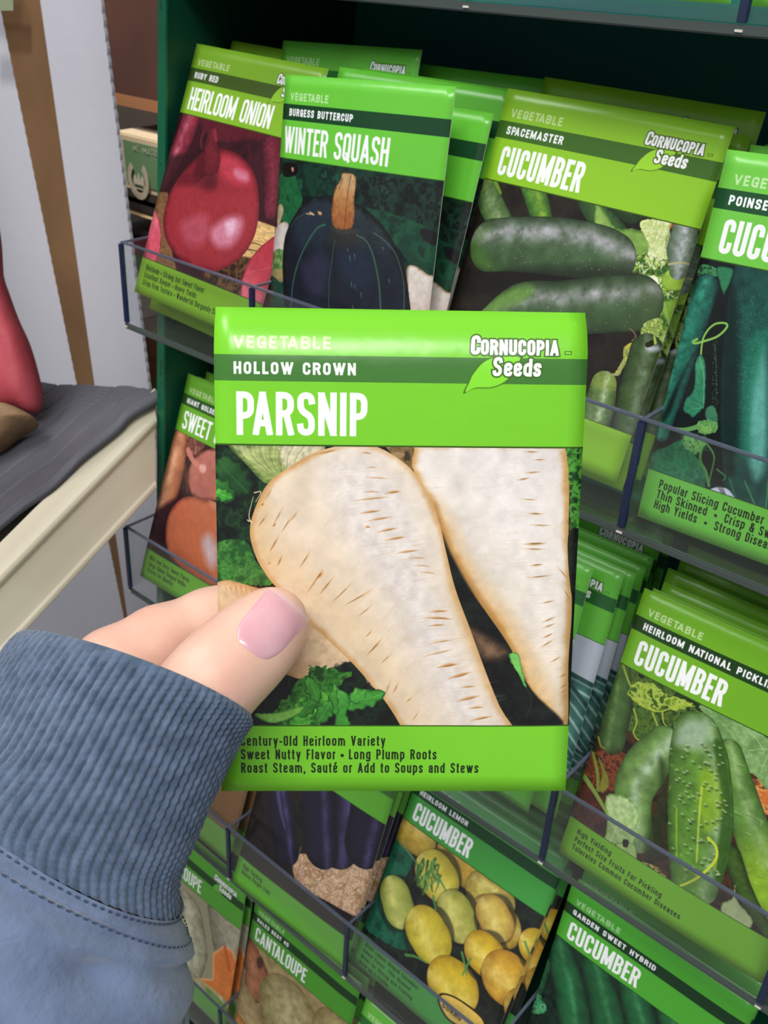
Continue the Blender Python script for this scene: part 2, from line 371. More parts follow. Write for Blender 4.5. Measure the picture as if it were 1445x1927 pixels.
def _g(w, *paths):
    out = []
    for p in paths:
        v = [float(t) for t in p[1:].split()]; out.append((p[0], list(zip(v[::2], v[1::2]))))
    return (w, out)
GLYPH = {
 'A': _g(1.12, 's0 0 .5 1.04', 's1 0 .5 1.04', 'x.22 .24 .78 .24'), 'B': _g(1, 's0 0 0 1', 'r0 1 1 1 1 .54 0 .54', 'r0 .54 1 .54 1 0 0 0'),
 'C': _g(1, 'r1 .77 1 1 0 1 0 0 1 0 1 .23'), 'D': _g(1, 's0 0 0 1', 'r0 1 1 1 1 0 0 0'), 'E': _g(.82, 's0 0 0 1', 's0 1 1 1', 's0 .52 .85 .52', 's0 0 1 0'),
 'F': _g(.8, 's0 0 0 1', 's0 1 1 1', 's0 .5 .85 .5'), 'G': _g(1, 'r1 .80 1 1 0 1 0 0 1 0 1 .40', 's1 .42 .62 .42', 's1 .48 1 0'), 'H': _g(1, 's0 0 0 1', 's1 0 1 1', 's0 .52 1 .52'),
 'I': _g(0, 's.5 0 .5 1'), 'J': _g(.9, 'r1 1 1 0 0 0 0 .28'), 'K': _g(1.05, 's0 0 0 1', 's1 1.02 .02 .42', 's.36 .62 1 -.02'), 'L': _g(.8, 's0 0 0 1', 's0 0 1 0'),
 'M': _g(1.4, 's0 0 0 1', 's1 0 1 1', 's.03 1.02 .5 .1', 's.97 1.02 .5 .1'), 'N': _g(1.05, 's0 0 0 1', 's1 0 1 1', 's.02 1.02 .98 -.02'),
 'O': _g(1, 'r.5 1 1 1 1 0 0 0 0 1 .5 1'), 'P': _g(1, 's0 0 0 1', 'r0 1 1 1 1 .44 0 .44'), 'Q': _g(1, 'r.5 1 1 1 1 0 0 0 0 1 .5 1', 's.62 .2 1 -.06'),
 'R': _g(1.02, 's0 0 0 1', 'r0 1 1 1 1 .5 0 .5', 's.62 .5 1 0'), 'S': _g(1, 'r1 .85 1 1 0 1 0 .58 1 .44 1 0 0 0 0 .15'), 'T': _g(.95, 's0 1 1 1', 's.5 0 .5 1'),
 'U': _g(1, 'r0 1 0 0 1 0 1 1'), 'V': _g(1.1, 's0 1 .5 -.03', 's1 1 .5 -.03'), 'W': _g(1.6, 's0 1 .27 -.03', 's.5 1 .27 -.03', 's.5 1 .73 -.03', 's1 1 .73 -.03'),
 'X': _g(1.05, 's0 0 1 1', 's0 1 1 0'), 'Y': _g(1.05, 's0 1 .5 .42', 's1 1 .5 .42', 's.5 .42 .5 0'), 'Z': _g(.95, 's0 1 1 1', 's0 0 1 0', 's.02 0 .98 1'),
 'a': _g(.95, 'r.04 .6 .04 .72 1 .72 1 0', 'r1 .42 0 .42 0 0 1 0'), 'b': _g(1, 's0 0 0 1', 'r0 .72 1 .72 1 0 0 0'), 'c': _g(.95, 'r1 .58 1 .72 0 .72 0 0 1 0 1 .14'),
 'd': _g(1, 's1 0 1 1', 'r1 .72 0 .72 0 0 1 0'), 'e': _g(.95, 'r.05 .37 1 .37 1 .72 0 .72 0 0 1 0 1 .1'), 'f': _g(.62, 'r1 1 .4 1 .4 0', 's0 .72 .9 .72'),
 'g': _g(1, 'r1 .72 0 .72 0 .03 1 .03', 'r1 .72 1 -.27 0 -.27 0 -.2'), 'h': _g(1, 's0 0 0 1', 'r0 .72 1 .72 1 0'), 'i': _g(0, 's.5 0 .5 .62', 'd.5 .97 .5 .971'),
 'j': _g(.3, 's1 -.2 1 .62', 'd1 .97 1 .971'), 'k': _g(1, 's0 0 0 1', 's1 .72 .02 .28', 's.38 .45 1 -.02'), 'l': _g(0, 's.5 0 .5 1'), 'm': _g(1.6, 's0 0 0 .72', 'r0 .72 .5 .72 .5 0', 'r.5 .72 1 .72 1 0'),
 'n': _g(1, 's0 0 0 .72', 'r0 .72 1 .72 1 0'), 'o': _g(1, 'r.5 .72 1 .72 1 0 0 0 0 .72 .5 .72'), 'p': _g(1, 's0 -.28 0 .72', 'r0 .72 1 .72 1 0 0 0'), 'q': _g(1, 's1 -.28 1 .72', 'r1 .72 0 .72 0 0 1 0'),
 'r': _g(.62, 's0 0 0 .72', 'r0 .5 0 .72 1 .72'), 's': _g(.9, 'r1 .62 1 .72 0 .72 0 .42 1 .30 1 0 0 0 0 .10'), 't': _g(.6, 'r.38 .95 .38 0 1 0', 's0 .72 .95 .72'),
 'u': _g(1, 'r0 .72 0 0 1 0', 's1 0 1 .72'), 'v': _g(1, 's0 .72 .5 -.03', 's1 .72 .5 -.03'), 'w': _g(1.5, 's0 .72 .27 -.03', 's.5 .72 .27 -.03', 's.5 .72 .73 -.03', 's1 .72 .73 -.03'),
 'x': _g(1, 's0 0 1 .72', 's0 .72 1 0'), 'y': _g(1, 's0 .72 .5 0', 's1 .72 .36 -.3'), 'z': _g(.9, 's0 .72 1 .72', 's0 0 1 0', 's.02 0 .98 .72'),
 '4': _g(1, 's.72 0 .72 1', 's.66 1 .02 .3', 's0 .28 1 .28'), '5': _g(1, 's1 1 0 1', 's0 1 0 .55', 'r0 .58 1 .58 1 0 0 0 0 .2'), "'": _g(0, 's.5 .85 .5 1'), '\u2019': _g(0, 's.5 .85 .5 1'),
 '-': _g(.6, 's0 .38 1 .38'), ',': _g(.1, 's.5 0 .2 -.16'), '.': _g(0, 'd.5 0 .5 .001'), '\u2022': _g(.25, 'd.5 .36 .5 .361'), '#': _g(1, 's.3 0 .3 1', 's.7 0 .7 1', 's0 .3 1 .3', 's0 .7 1 .7'),
 '&': _g(1.15, 'r1 .5 1 0 0 0 0 .5 .8 .75 .8 1 .15 1 .15 .75 1 0'),
}
GLYPH['\u00e9'] = (GLYPH['e'][0], GLYPH['e'][1]+[('s', [(.4, .93), (.72, 1.08)])])

WHITE = (244, 246, 250)
def frame(s, green, band, title, variety, tcol=WHITE, tw=.0475, tcap=.1165, tst=.0178, lines=(), vw=.0205, vst=.0072, logo=True, tgap=None, vgap=.0062, vegc=None, lh=.0262, ltc=(22, 38, 14), lcap=.031, lw=.0125, lst=.0046):
    """green header with band, lettering and emblem, and the green foot with its lines"""
    g = green; dk = tuple(int(c*.42) for c in g)  # each packet's green includes part of the shade on it in the rack
    s.rect(0, 0, 1, .2665, g); s.rect(0, .0905, 1, .1405, band)
    s.rect(0, .2635, 1, .2665, dk); s.rect(0, .8510, 1, 1, g); s.rect(0, .8505, 1, .8535, dk)
    s.clip = (0, s.H)
    vc = vegc or tuple(int(c+(255-c)*.55) for c in g)
    s.label('VEGETABLE', .052, .0785, .0335, .0245, .0068, vc, gap=.0075)
    s.label(variety, .052, .1275, .0325, vw, vst, WHITE, gap=vgap)
    if title: s.label(title, .058, .246, tcap, tw, tst, tcol, gap=tgap if tgap is not None else .0085)
    if logo: emblem(s, g, band)
    for i, t in enumerate(lines): s.label(t, .058, .897+i*.0305, lcap, lw, lst, ltc, gap=.0047)

def emblem(s, g, band):
    s.seed += 1; k = s.o; inv = s.inv; s.inv = np.diag([1/100., 1/137., 1.]); s.o = (0, 0, 1.)
    dk = tuple(int(c*.5) for c in g); lf = tuple(min(255, int(c*1.06+6)) for c in g)
    P = [(66.6, 21.9), (67.6, 19.2), (68.8, 16.6), (71.8, 13.2), (76.2, 11.6), (82, 11.7), (81.2, 14), (78.6, 18.2), (74.5, 20.3), (69.5, 20.6)]
    s.shape(P, dk, tex=0, soft=.3, n=5)
    c = np.mean(P, 0); s.shape([tuple(c+(np.array(p)-c)*.93) for p in P], lf, tex=0, soft=.3, n=5)
    s.inv = inv; s.o = k
    for out in (.0042, 0):
        x = s.label('C', .682, .0845, .051, .0255, .0098, WHITE, gap=.003, shear=.08, out=out, oc=dk)
        s.label('ORNUCOPIA', x+.002, .0845, .041, .0212, .0084, WHITE, gap=.0036, shear=.04, out=out, oc=dk)
        s.label('-', .939, .0825, .012, .024, .0045, lf, out=out*.6, oc=dk)
        s.label('S', .742, .1255, .051, .025, .0095, WHITE, gap=.003, shear=.06, out=out, oc=dk)
        s.label('eeds', .7725, .1255, .047, .0238, .0092, WHITE, gap=.0035, shear=.04, out=out, oc=dk)

def paint_parsnip():
    s = Sheet([(401, 576), (1110, 587), (1061, 1487), (418, 1490)], 1100, 5)
    s.ref(400, 820, 2.007)
    s.rect(0, .26, 1, .86, (14, 22, 16))
    dkg, mdg, ltg = (20, 52, 26), (44, 100, 42), (92, 168, 60)
    s.mottle([(0, 30), (400, 30), (400, 560), (0, 560)], [(10, 18, 14), (16, 34, 22), (28, 62, 34), (20, 44, 26)], 60, .08)
    s.leaf((20, 90), (120, 130), 60, ((28, 70, 34), (14, 34, 20), (50, 104, 50)), 8, seed=2)
    s.leaf((-10, 180), (95, 60), 40, ((34, 92, 36), (18, 50, 24), (70, 150, 56)), 6, seed=3)
    s.leaf((10, 215), (70, 20), 22, ((60, 150, 50), (24, 70, 30), (110, 200, 80)), 6, seed=9)
    s.mottle([(0, 420), (120, 395), (170, 480), (230, 560), (100, 560), (0, 560)], [(34, 84, 36), (52, 112, 46), (74, 140, 58), (40, 92, 40)], 40, .1, ridge=.5, rc=(24, 60, 28), rag=4)
    # fennel-like top stalk
    s.shape([(60, 30), (150, 30), (260, 20), (400, 20), (330, 80), (300, 130), (255, 170), (200, 178), (130, 110)], (150, 168, 96), (70, 96, 44), 26, lit=(206, 206, 160), la=.6, tex=.12, cell=14, asp=3)
    s.shape([(255, 30), (400, 20), (420, 60), (330, 110), (280, 135)], (206, 200, 166), (150, 150, 104), 16, tex=.1, cell=14)
    for i in range(22):
        t = i/21; s.line([(80+300*t, 34), (110+230*t, 80), (190+120*t, 130+20*t)], 3.2, ((196, 202, 140), (86, 110, 54), (226, 224, 190))[i % 3], .55, 1.2)
    s.mottle([(650, 30), (780, 30), (780, 110), (745, 125)], [(60, 50, 34), (120, 96, 58), (160, 130, 88)], 30, .1)
    # right parsnip
    cream, tan = (237, 222, 202), (196, 146, 78)
    R = [(760, 60), (780, 25), (1000, 20), (1310, 20), (1337, 90), (1345, 200), (1342, 380), (1352, 520), (1353, 680), (1340, 860), (1336, 1090), (1300, 1085), (1240, 1010), (1180, 930), (1120, 800), (1040, 680), (960, 570), (890, 440), (835, 290), (775, 170), (752, 110)]
    rr_ = s.shape(R, (234, 224, 212), (204, 154, 84), 42, lit=(226, 222, 226), dark=(236, 216, 184), light=(.2, -.9), la=.45, tex=.045, cell=60, n=5)
    s.keep(rr_)
    for q in ([(840, 240), (850, 330), (880, 430), (950, 560), (1040, 690), (1120, 810), (1200, 940), (1260, 1010), (1290, 1000), (1230, 880), (1150, 720), (1040, 570), (960, 450), (900, 320)],):
        s.shape(q, (214, 160, 84), None, soft=70, a=.5, tex=.08, cell=30)
    s.shape([(840, 250), (860, 380), (940, 540), (1030, 680), (1110, 800), (1180, 920), (1130, 800), (1050, 660), (970, 540), (900, 420)], (150, 100, 44), None, soft=22, a=.5)
    s.shape([(1000, 60), (1200, 60), (1280, 300), (1300, 600), (1290, 800), (1230, 760), (1120, 500), (1000, 260)], (240, 234, 232), None, soft=120, a=.55)
    s.shape([(1325, 200), (1338, 120), (1345, 320), (1350, 640), (1345, 900), (1332, 860), (1335, 500)], (206, 158, 92), None, soft=14, a=.5)
    s.keep(None)
    # lower left root, partly behind the leaves
    s.tube([(60, 625), (200, 720), (350, 800), (560, 880)], [80, 140, 125, 90], (226, 196, 156), (190, 140, 90), hi=(240, 216, 184), ht=-.3, hw=.35, ha=.5, tex=.06, cell=30)
    for i in range(11): s.line([(52+i*19, 560+abs(i-5)*3), (56+i*19, 585+i*3)], 4, (176, 112, 54), .6, 1.5)
    for i in range(40): s.line([(235+i*7.2, 720+i*2.5), (232+i*7.2, 880+(i*37 % 30))], 2.6, (178, 128, 84), .22, 1.2)
    for x, y, h in ((248, 905, 45), (290, 915, 40), (322, 925, 28), (205, 915, 20)): s.line([(x, y), (x+2, y+h)], 7, (48, 40, 26), .9, 2)
    # dark ground at the bottom
    s.mottle([(150, 950), (200, 960), (330, 940), (420, 890), (540, 850), (600, 950), (660, 1000), (720, 1095), (120, 1095), (130, 1000)], [(12, 16, 16), (18, 24, 20), (24, 40, 26), (14, 22, 18)], 40, .1, soft=10, rag=8)
    # right dark gap with soft brown root
    s.mottle([(860, 360), (900, 450), (960, 560), (1040, 690), (1120, 810), (1200, 960), (1320, 1095), (1100, 1095), (1000, 850), (930, 620), (880, 450)], [(12, 12, 14), (18, 22, 20), (24, 32, 26)], 60, .1, soft=12)
    s.shape([(960, 720), (1010, 740), (1070, 775), (1120, 820), (1060, 850), (1010, 845), (975, 790)], (128, 98, 74), (60, 44, 34), 40, soft=26, tex=.05)
    # front parsnip
    F = [(370, 70), (440, 46), (520, 30), (615, 40), (700, 85), (770, 150), (820, 240), (857, 340), (880, 440), (915, 580), (970, 730), (1028, 890), (1080, 1020), (1165, 1210), (770, 1210), (712, 1100), (660, 1015), (600, 940), (520, 850), (420, 755), (300, 632), (212, 535), (160, 440), (145, 335), (200, 195), (280, 125)]
    rr_ = s.shape(F, (232, 214, 190), (206, 154, 90), 30, lit=(236, 224, 206), dark=(226, 204, 176), light=(.3, -.8), la=.35, tex=.042, cell=70, n=5)
    s.keep(rr_)
    s.shape([(420, 90), (600, 70), (730, 180), (800, 330), (840, 520), (900, 700), (1000, 950), (1060, 1090), (900, 1090), (760, 820), (640, 600), (470, 330)], (228, 222, 222), None, soft=150, a=.75)
    s.shape([(180, 400), (300, 420), (420, 560), (520, 640), (620, 800), (720, 1000), (760, 1090), (700, 1090), (600, 930), (420, 740), (250, 560)], (222, 190, 144), None, soft=110, a=.45, tex=.06)
    s.shape([(200, 220), (150, 330), (170, 440), (230, 540), (260, 500), (220, 400), (230, 290)], (214, 174, 116), None, soft=50, a=.4)
    s.shape([(880, 440), (930, 620), (1000, 800), (1080, 1000), (1050, 1000), (960, 800), (890, 600)], (212, 172, 118), None, soft=30, a=.5)
    s.keep(None)
    # growth rings and scars
    bands = [(430, 62, 90, -14, 7), (580, 66, 40, 5, 5), (600, 120, 34, 2, 3), (620, 160, 90, 3, 2.5), (600, 238, 130, -6, 5), (680, 214, 60, -8, 9), (600, 212, 60, 2, 3), (595, 288, 80, -8, 7), (630, 314, 90, -10, 6),
             (585, 345, 20, 0, 7), (660, 356, 80, -12, 7), (690, 388, 80, -10, 7), (735, 438, 90, -8, 6), (770, 462, 60, 2, 3), (790, 492, 60, 4, 2.5), (810, 518, 60, 6, 3), (850, 664, 74, -4, 7), (850, 690, 110, 3, 8), (845, 716, 60, -4, 6),
             (860, 778, 90, -10, 4), (850, 820, 110, -14, 4), (885, 868, 80, -10, 12), (930, 905, 90, -16, 10), (960, 948, 60, -6, 5), (960, 992, 90, -14, 9), (990, 1026, 60, -6, 6), (1010, 1066, 80, -12, 8)]
    r = random.Random(4)
    for x, y, L, an, w in bands:
        a = math.radians(an); dx, dy = math.cos(a)*L/2, math.sin(a)*L/2
        s.line([(x-dx, y-dy), (x, y-3), (x+dx, y+dy)], w, (200, 140, 70), .7, 'b', soft=4)
        s.line([(x-dx*.5, y-dy*.5+1), (x+dx*.2, y-1), (x+dx*.75, y+dy*.75)], w*.45, (146, 88, 34), .8, 'b', soft=1.5)
    scars = [(215, 215, 60, 118, 4), (190, 258, 16, 130, 10), (250, 300, 70, 118, 5), (190, 320, 60, 125, 6), (234, 335, 18, 120, 9), (310, 300, 60, 124, 4), (282, 330, 80, 122, 5), (235, 405, 80, 118, 7), (255, 470, 50, 115, 7), (215, 480, 14, 120, 6), (350, 465, 80, 122, 6),
             (405, 525, 44, 130, 14), (385, 550, 110, 122, 5), (430, 565, 90, 128, 7), (490, 590, 110, 135, 5), (550, 610, 120, 150, 6), (575, 660, 70, 140, 4), (590, 745, 40, 130, 4), (612, 795, 90, 132, 8), (655, 840, 60, 136, 4), (690, 950, 50, 115, 5), (660, 950, 60, 110, 4), (740, 995, 30, 135, 5), (765, 1055, 50, 120, 3)]
    for x, y, L, an, w in scars:
        a = math.radians(an); dx, dy = math.cos(a)*L/2, math.sin(a)*L/2
        s.line([(x-dx, y-dy), (x+3, y), (x+dx, y+dy)], w, (204, 150, 84), .6, 'b', soft=4)
        s.line([(x-dx*.4, y-dy*.4), (x+1, y), (x+dx*.8, y+dy*.8)], w*.4, (120, 74, 32), .8, 'b', soft=1.5)
    for i in range(230):
        t = r.random(); y = 120+t*960; cx_ = 560+max(0, (y-330))*.5+r.uniform(-130, 190); L = r.uniform(20, 110)
        a = math.radians(-8 if cx_ > 520+(y-300)*.45 else 128 if y < 700 else 135); a += r.uniform(-.12, .12)
        if cx_ < 400+(y-300)*.42: a = math.radians(124)
        dx, dy = math.cos(a)*L/2, math.sin(a)*L/2
        s.line([(cx_-dx, y-dy), (cx_, y+2), (cx_+dx, y+dy)], 2.2, (206, 176, 138), .3, 'b', soft=2)
    for x, y, L, an, w in [(1200, 60, 60, 2, 6), (1230, 90, 50, 0, 5), (1205, 138, 60, -4, 6), (1170, 163, 50, -10, 7), (1190, 240, 60, 4, 4), (1215, 294, 60, 3, 8), (1235, 338, 80, 2, 5), (1213, 408, 90, -2, 12), (1213, 428, 80, 2, 6), (1220, 488, 50, -4, 8),
                           (1230, 532, 100, -5, 6), (1262, 628, 60, -10, 5), (1265, 695, 60, -22, 6), (1266, 718, 50, -18, 6), (1262, 755, 46, -26, 7), (1258, 785, 60, -30, 6), (1290, 845, 50, -28, 5), (1318, 905, 40, -24, 5), (1322, 945, 40, -28, 6), (1322, 965, 40, -28, 4), (1320, 520, 70, 50, 4), (1340, 330, 60, 75, 4), (1335, 600, 60, 60, 4)]:
        a = math.radians(an); dx, dy = math.cos(a)*L/2, math.sin(a)*L/2
        s.line([(x-dx, y-dy), (x, y+2), (x+dx, y+dy)], w, (206, 160, 100), .6, 'b', soft=4)
        s.line([(x-dx*.5, y-dy*.5), (x, y), (x+dx*.7, y+dy*.7)], w*.45, (120, 78, 36), .8, 'b', soft=1.5)
    for i in range(110):
        y = r.uniform(50, 900); x = r.uniform(max(800, 830+(y-200)*.55), 1310); L = r.uniform(20, 90)
        s.line([(x-L/2, y+2), (x, y), (x+L/2, y-2)], 2.2, (206, 182, 150), .3, 'b', soft=2)
    # hairs at the left shoulder
    for p in ([(150, 330), (140, 300), (156, 230)], [(160, 215), (185, 212), (165, 250)], [(150, 325), (134, 318), (140, 325)]): s.line(p, 5, (226, 206, 170), .9, 2)
    # parsley leaves
    gr = [(18, 44, 18), (38, 92, 30), (66, 146, 44), (92, 180, 60)]
    s.mottle([(250, 1020), (300, 970), (350, 900), (385, 872), (460, 880), (520, 905), (480, 940), (460, 985), (400, 1010), (360, 1040), (420, 1092), (260, 1092), (230, 1050)], [(30, 78, 26), (46, 110, 34), (66, 138, 44), (28, 66, 26)], 26, .12, rag=16, soft=1.5)
    s.mottle([(330, 1000), (400, 960), (460, 990), (430, 1040), (370, 1092), (300, 1092)], gr[1:], 22, .12, rag=10)
    s.leaf((480, 1060), (-20, -125), 26, ((58, 138, 46), (30, 88, 30), (100, 190, 76)), 5, seed=4)
    s.leaf((500, 1020), (150, -50), 32, ((66, 150, 52), (30, 92, 34), (110, 200, 84)), 8, seed=5)
    s.leaf((520, 1000), (60, -40), 26, ((70, 156, 56), (34, 96, 36), (112, 200, 86)), 5, seed=6)
    s.shape([(466, 960), (505, 970), (520, 1010), (505, 1050), (520, 1095), (462, 1095), (474, 1030)], (62, 144, 50), (30, 92, 34), 8, lit=(104, 190, 80), rag=5, tex=.08, cell=18)
    s.leaf((400, 1080), (50, -80), 30, ((56, 130, 44), (28, 80, 28), (96, 184, 74)), 6, seed=7)
    s.leaf((330, 1060), (60, -70), 24, ((50, 124, 40), (26, 76, 26), (90, 176, 68)), 6, seed=8)
    s.leaf((400, 1000), (-40, -90), 26, ((58, 134, 44), (28, 84, 28), (96, 180, 70)), 6, seed=9)
    s.shape([(160, 1052), (240, 1046), (300, 1030), (345, 1018), (340, 1040), (290, 1070), (220, 1085)], (128, 190, 80), (60, 130, 44), 8, rag=3, tex=.06, cell=16)
    s.shape([(1115, 825), (1150, 822), (1160, 860), (1180, 950), (1150, 900), (1130, 870)], (120, 196, 96), (60, 130, 50), 6, rag=4)
    s.line([(1180, 945), (1200, 1000), (1180, 1060)], 2, (60, 90, 60), .6)
    # right rim foliage
    s.mottle([(1335, 40), (1400, 40), (1400, 400), (1352, 400), (1346, 200), (1338, 90)], [(24, 60, 26), (60, 130, 44), (96, 180, 62), (30, 70, 30)], 24, .1, rag=4)
    s.mottle([(1340, 380), (1400, 380), (1400, 620), (1356, 620)], [(18, 22, 18), (30, 40, 28), (20, 26, 20)], 24, .1)
    frame(s, (122, 208, 44), (66, 122, 50), 'PARSNIP', 'HOLLOW CROWN', lines=('Century-Old Heirloom Variety', 'Sweet Nutty Flavor \u2022 Long Plump Roots', 'Roast Steam, Saut\u00e9 or Add to Soups and Stews'))
    return s.im

def wood(s, poly, n, ang, cols=((206, 170, 112), (176, 136, 82), (226, 196, 140), (120, 84, 46))):
    s.shape(poly, cols[0], cols[3], 6, smooth=False, tex=.12, cell=10, asp=4)
    s.flecks(poly, cols[1:], n, 60, 3, ang, .6)

def paint_onion():
    s = Sheet([(366, 81), (610, 138), (458, 647), (244, 545)], 640, 11); s.ref(280, 190, 5.2077)
    s.rect(0, .26, 1, .86, (52, 20, 28))
    s.mottle([(0, 60), (1300, 200), (1300, 2300), (-300, 2300)], [(38, 14, 22), (60, 20, 30), (48, 18, 26)], 200, .2)
    s.shape([(480, 100), (1300, 250), (1290, 520), (1000, 440), (700, 450), (500, 330)], (92, 26, 40), (48, 16, 26), 60, soft=20, a=.8)
    s.tube([(1180, 480), (1200, 800), (1160, 1080)], [120, 130, 100], (104, 30, 46), (48, 16, 26), hi=(140, 60, 80), ht=.2, hw=.3, ha=.4, soft=12)
    s.tube([(420, 60), (330, 330), (200, 620), (120, 800)], [120, 125, 100, 60], (136, 44, 62), (54, 18, 28), hi=(190, 120, 140), ht=.15, hw=.3, ha=.6, cell=50, soft=6)
    s.shape([(60, 600), (330, 520), (480, 560), (260, 800), (100, 900)], (44, 18, 26), None, soft=40, a=.8)
    wood(s, [(-60, 860), (160, 890), (200, 1500), (260, 1750), (-160, 1500)], 90, -12, ((120, 86, 58), (90, 56, 40), (160, 118, 76), (60, 30, 24)))
    wood(s, [(980, 1180), (1260, 1290), (1260, 2100), (620, 2000), (700, 1500)], 160, 24)
    for y in (1400, 1470, 1560): s.line([(820, y), (1000, y+20), (1150, y+100)], 14, (70, 40, 26), .7, 6)
    s.mottle([(560, 1600), (960, 1560), (1000, 1850), (820, 2100), (500, 1900)], [(40, 26, 20), (70, 44, 28), (110, 80, 48), (50, 34, 24)], 50, .1, soft=20)
    s.shape([(20, 1060), (70, 1150), (95, 1300), (70, 1500), (0, 1600), (-80, 1500), (-40, 1250)], (200, 80, 100), (130, 40, 58), 20, lit=(230, 140, 150), la=.5)
    s.shape([(1215, 1360), (1080, 1420), (980, 1520), (900, 1640), (850, 1800), (850, 2050), (1080, 2100), (1180, 1900), (1225, 1700)], (172, 56, 70), (132, 36, 50), 26, lit=(166, 44, 58), dark=(230, 130, 145), light=(.3, -.9), la=.7, tex=.05)
    s.line([(905, 1700), (1050, 1670), (1160, 1640)], 5, (220, 120, 130), .4)
    # the big bulb
    B = [(560, 480), (700, 490), (830, 530), (950, 640), (1020, 790), (1040, 960), (1035, 1150), (990, 1340), (900, 1500), (760, 1620), (600, 1675), (420, 1650), (260, 1540), (160, 1400), (115, 1230), (130, 1060), (190, 880), (300, 720), (430, 580)]
    r = s.shape(B, (138, 38, 48), (88, 22, 32), 60, soft=5, tex=.03, cell=60); s.keep(r)
    s.shape([(300, 760), (640, 900), (1000, 820), (1000, 1350), (700, 1600), (350, 1500), (180, 1200)], (152, 48, 56), None, soft=200, a=.8)
    s.shape([(330, 700), (620, 700), (640, 860), (560, 900), (420, 840), (260, 820)], (96, 26, 36), None, soft=60, a=.9)
    s.shape([(480, 520), (640, 560), (640, 800), (560, 850), (430, 740), (440, 600)], (70, 20, 30), None, soft=60, a=.8)
    s.shape([(660, 620), (760, 560), (900, 650), (970, 800), (900, 850), (720, 800)], (184, 62, 78), None, soft=70, a=.8)
    s.shape([(820, 690), (930, 730), (950, 800), (890, 810), (820, 760)], (206, 130, 156), None, soft=50, a=.8)
    s.shape([(300, 1200), (520, 1120), (560, 1300), (460, 1430), (330, 1380)], (180, 90, 112), None, soft=90, a=.6)
    s.shape([(600, 1250), (760, 1160), (880, 1180), (860, 1320), (760, 1440), (640, 1440), (580, 1360)], (206, 136, 164), None, soft=80, a=.85)
    s.shape([(720, 1210), (810, 1190), (800, 1290), (740, 1330)], (232, 200, 220), None, soft=60, a=.8)
    for i in range(60):
        t = -1+2*i/59; x0 = 600+30*t; x1 = 585+440*t; s.line([(x0, 720), (x1*.9+60, 1050), (585+410*t, 1300), (590+60*t, 1680)], 7, ((170, 66, 78), (100, 26, 36))[i % 2], .16, 4, soft=4)
    s.keep(None)
    s.tube([(600, 320), (590, 450), (590, 620)], [40, 80, 110], (110, 32, 44), (60, 18, 28), soft=10, a=.8)
    s.tube([(625, 310), (640, 400)], [24, 20], (150, 50, 70), (90, 26, 40), soft=6, a=.8); s.line([(515, 325), (490, 400), (500, 480)], 18, (130, 60, 80), .6, 10, soft=4)
    frame(s, (128, 178, 44), (64, 88, 30), '', 'RUBY RED', lines=('Heirloom \u2022 Strong but Sweet Flavor', 'Excellent Keeper \u2022 Heavy Yields', 'Crisp Firm Texture \u2022 Wonderful Burgundy Color'))
    s.label('HEIRLOOM ONION', .058, .246, .1165, .0465, .0150, WHITE, gap=.0068)
    return s.im

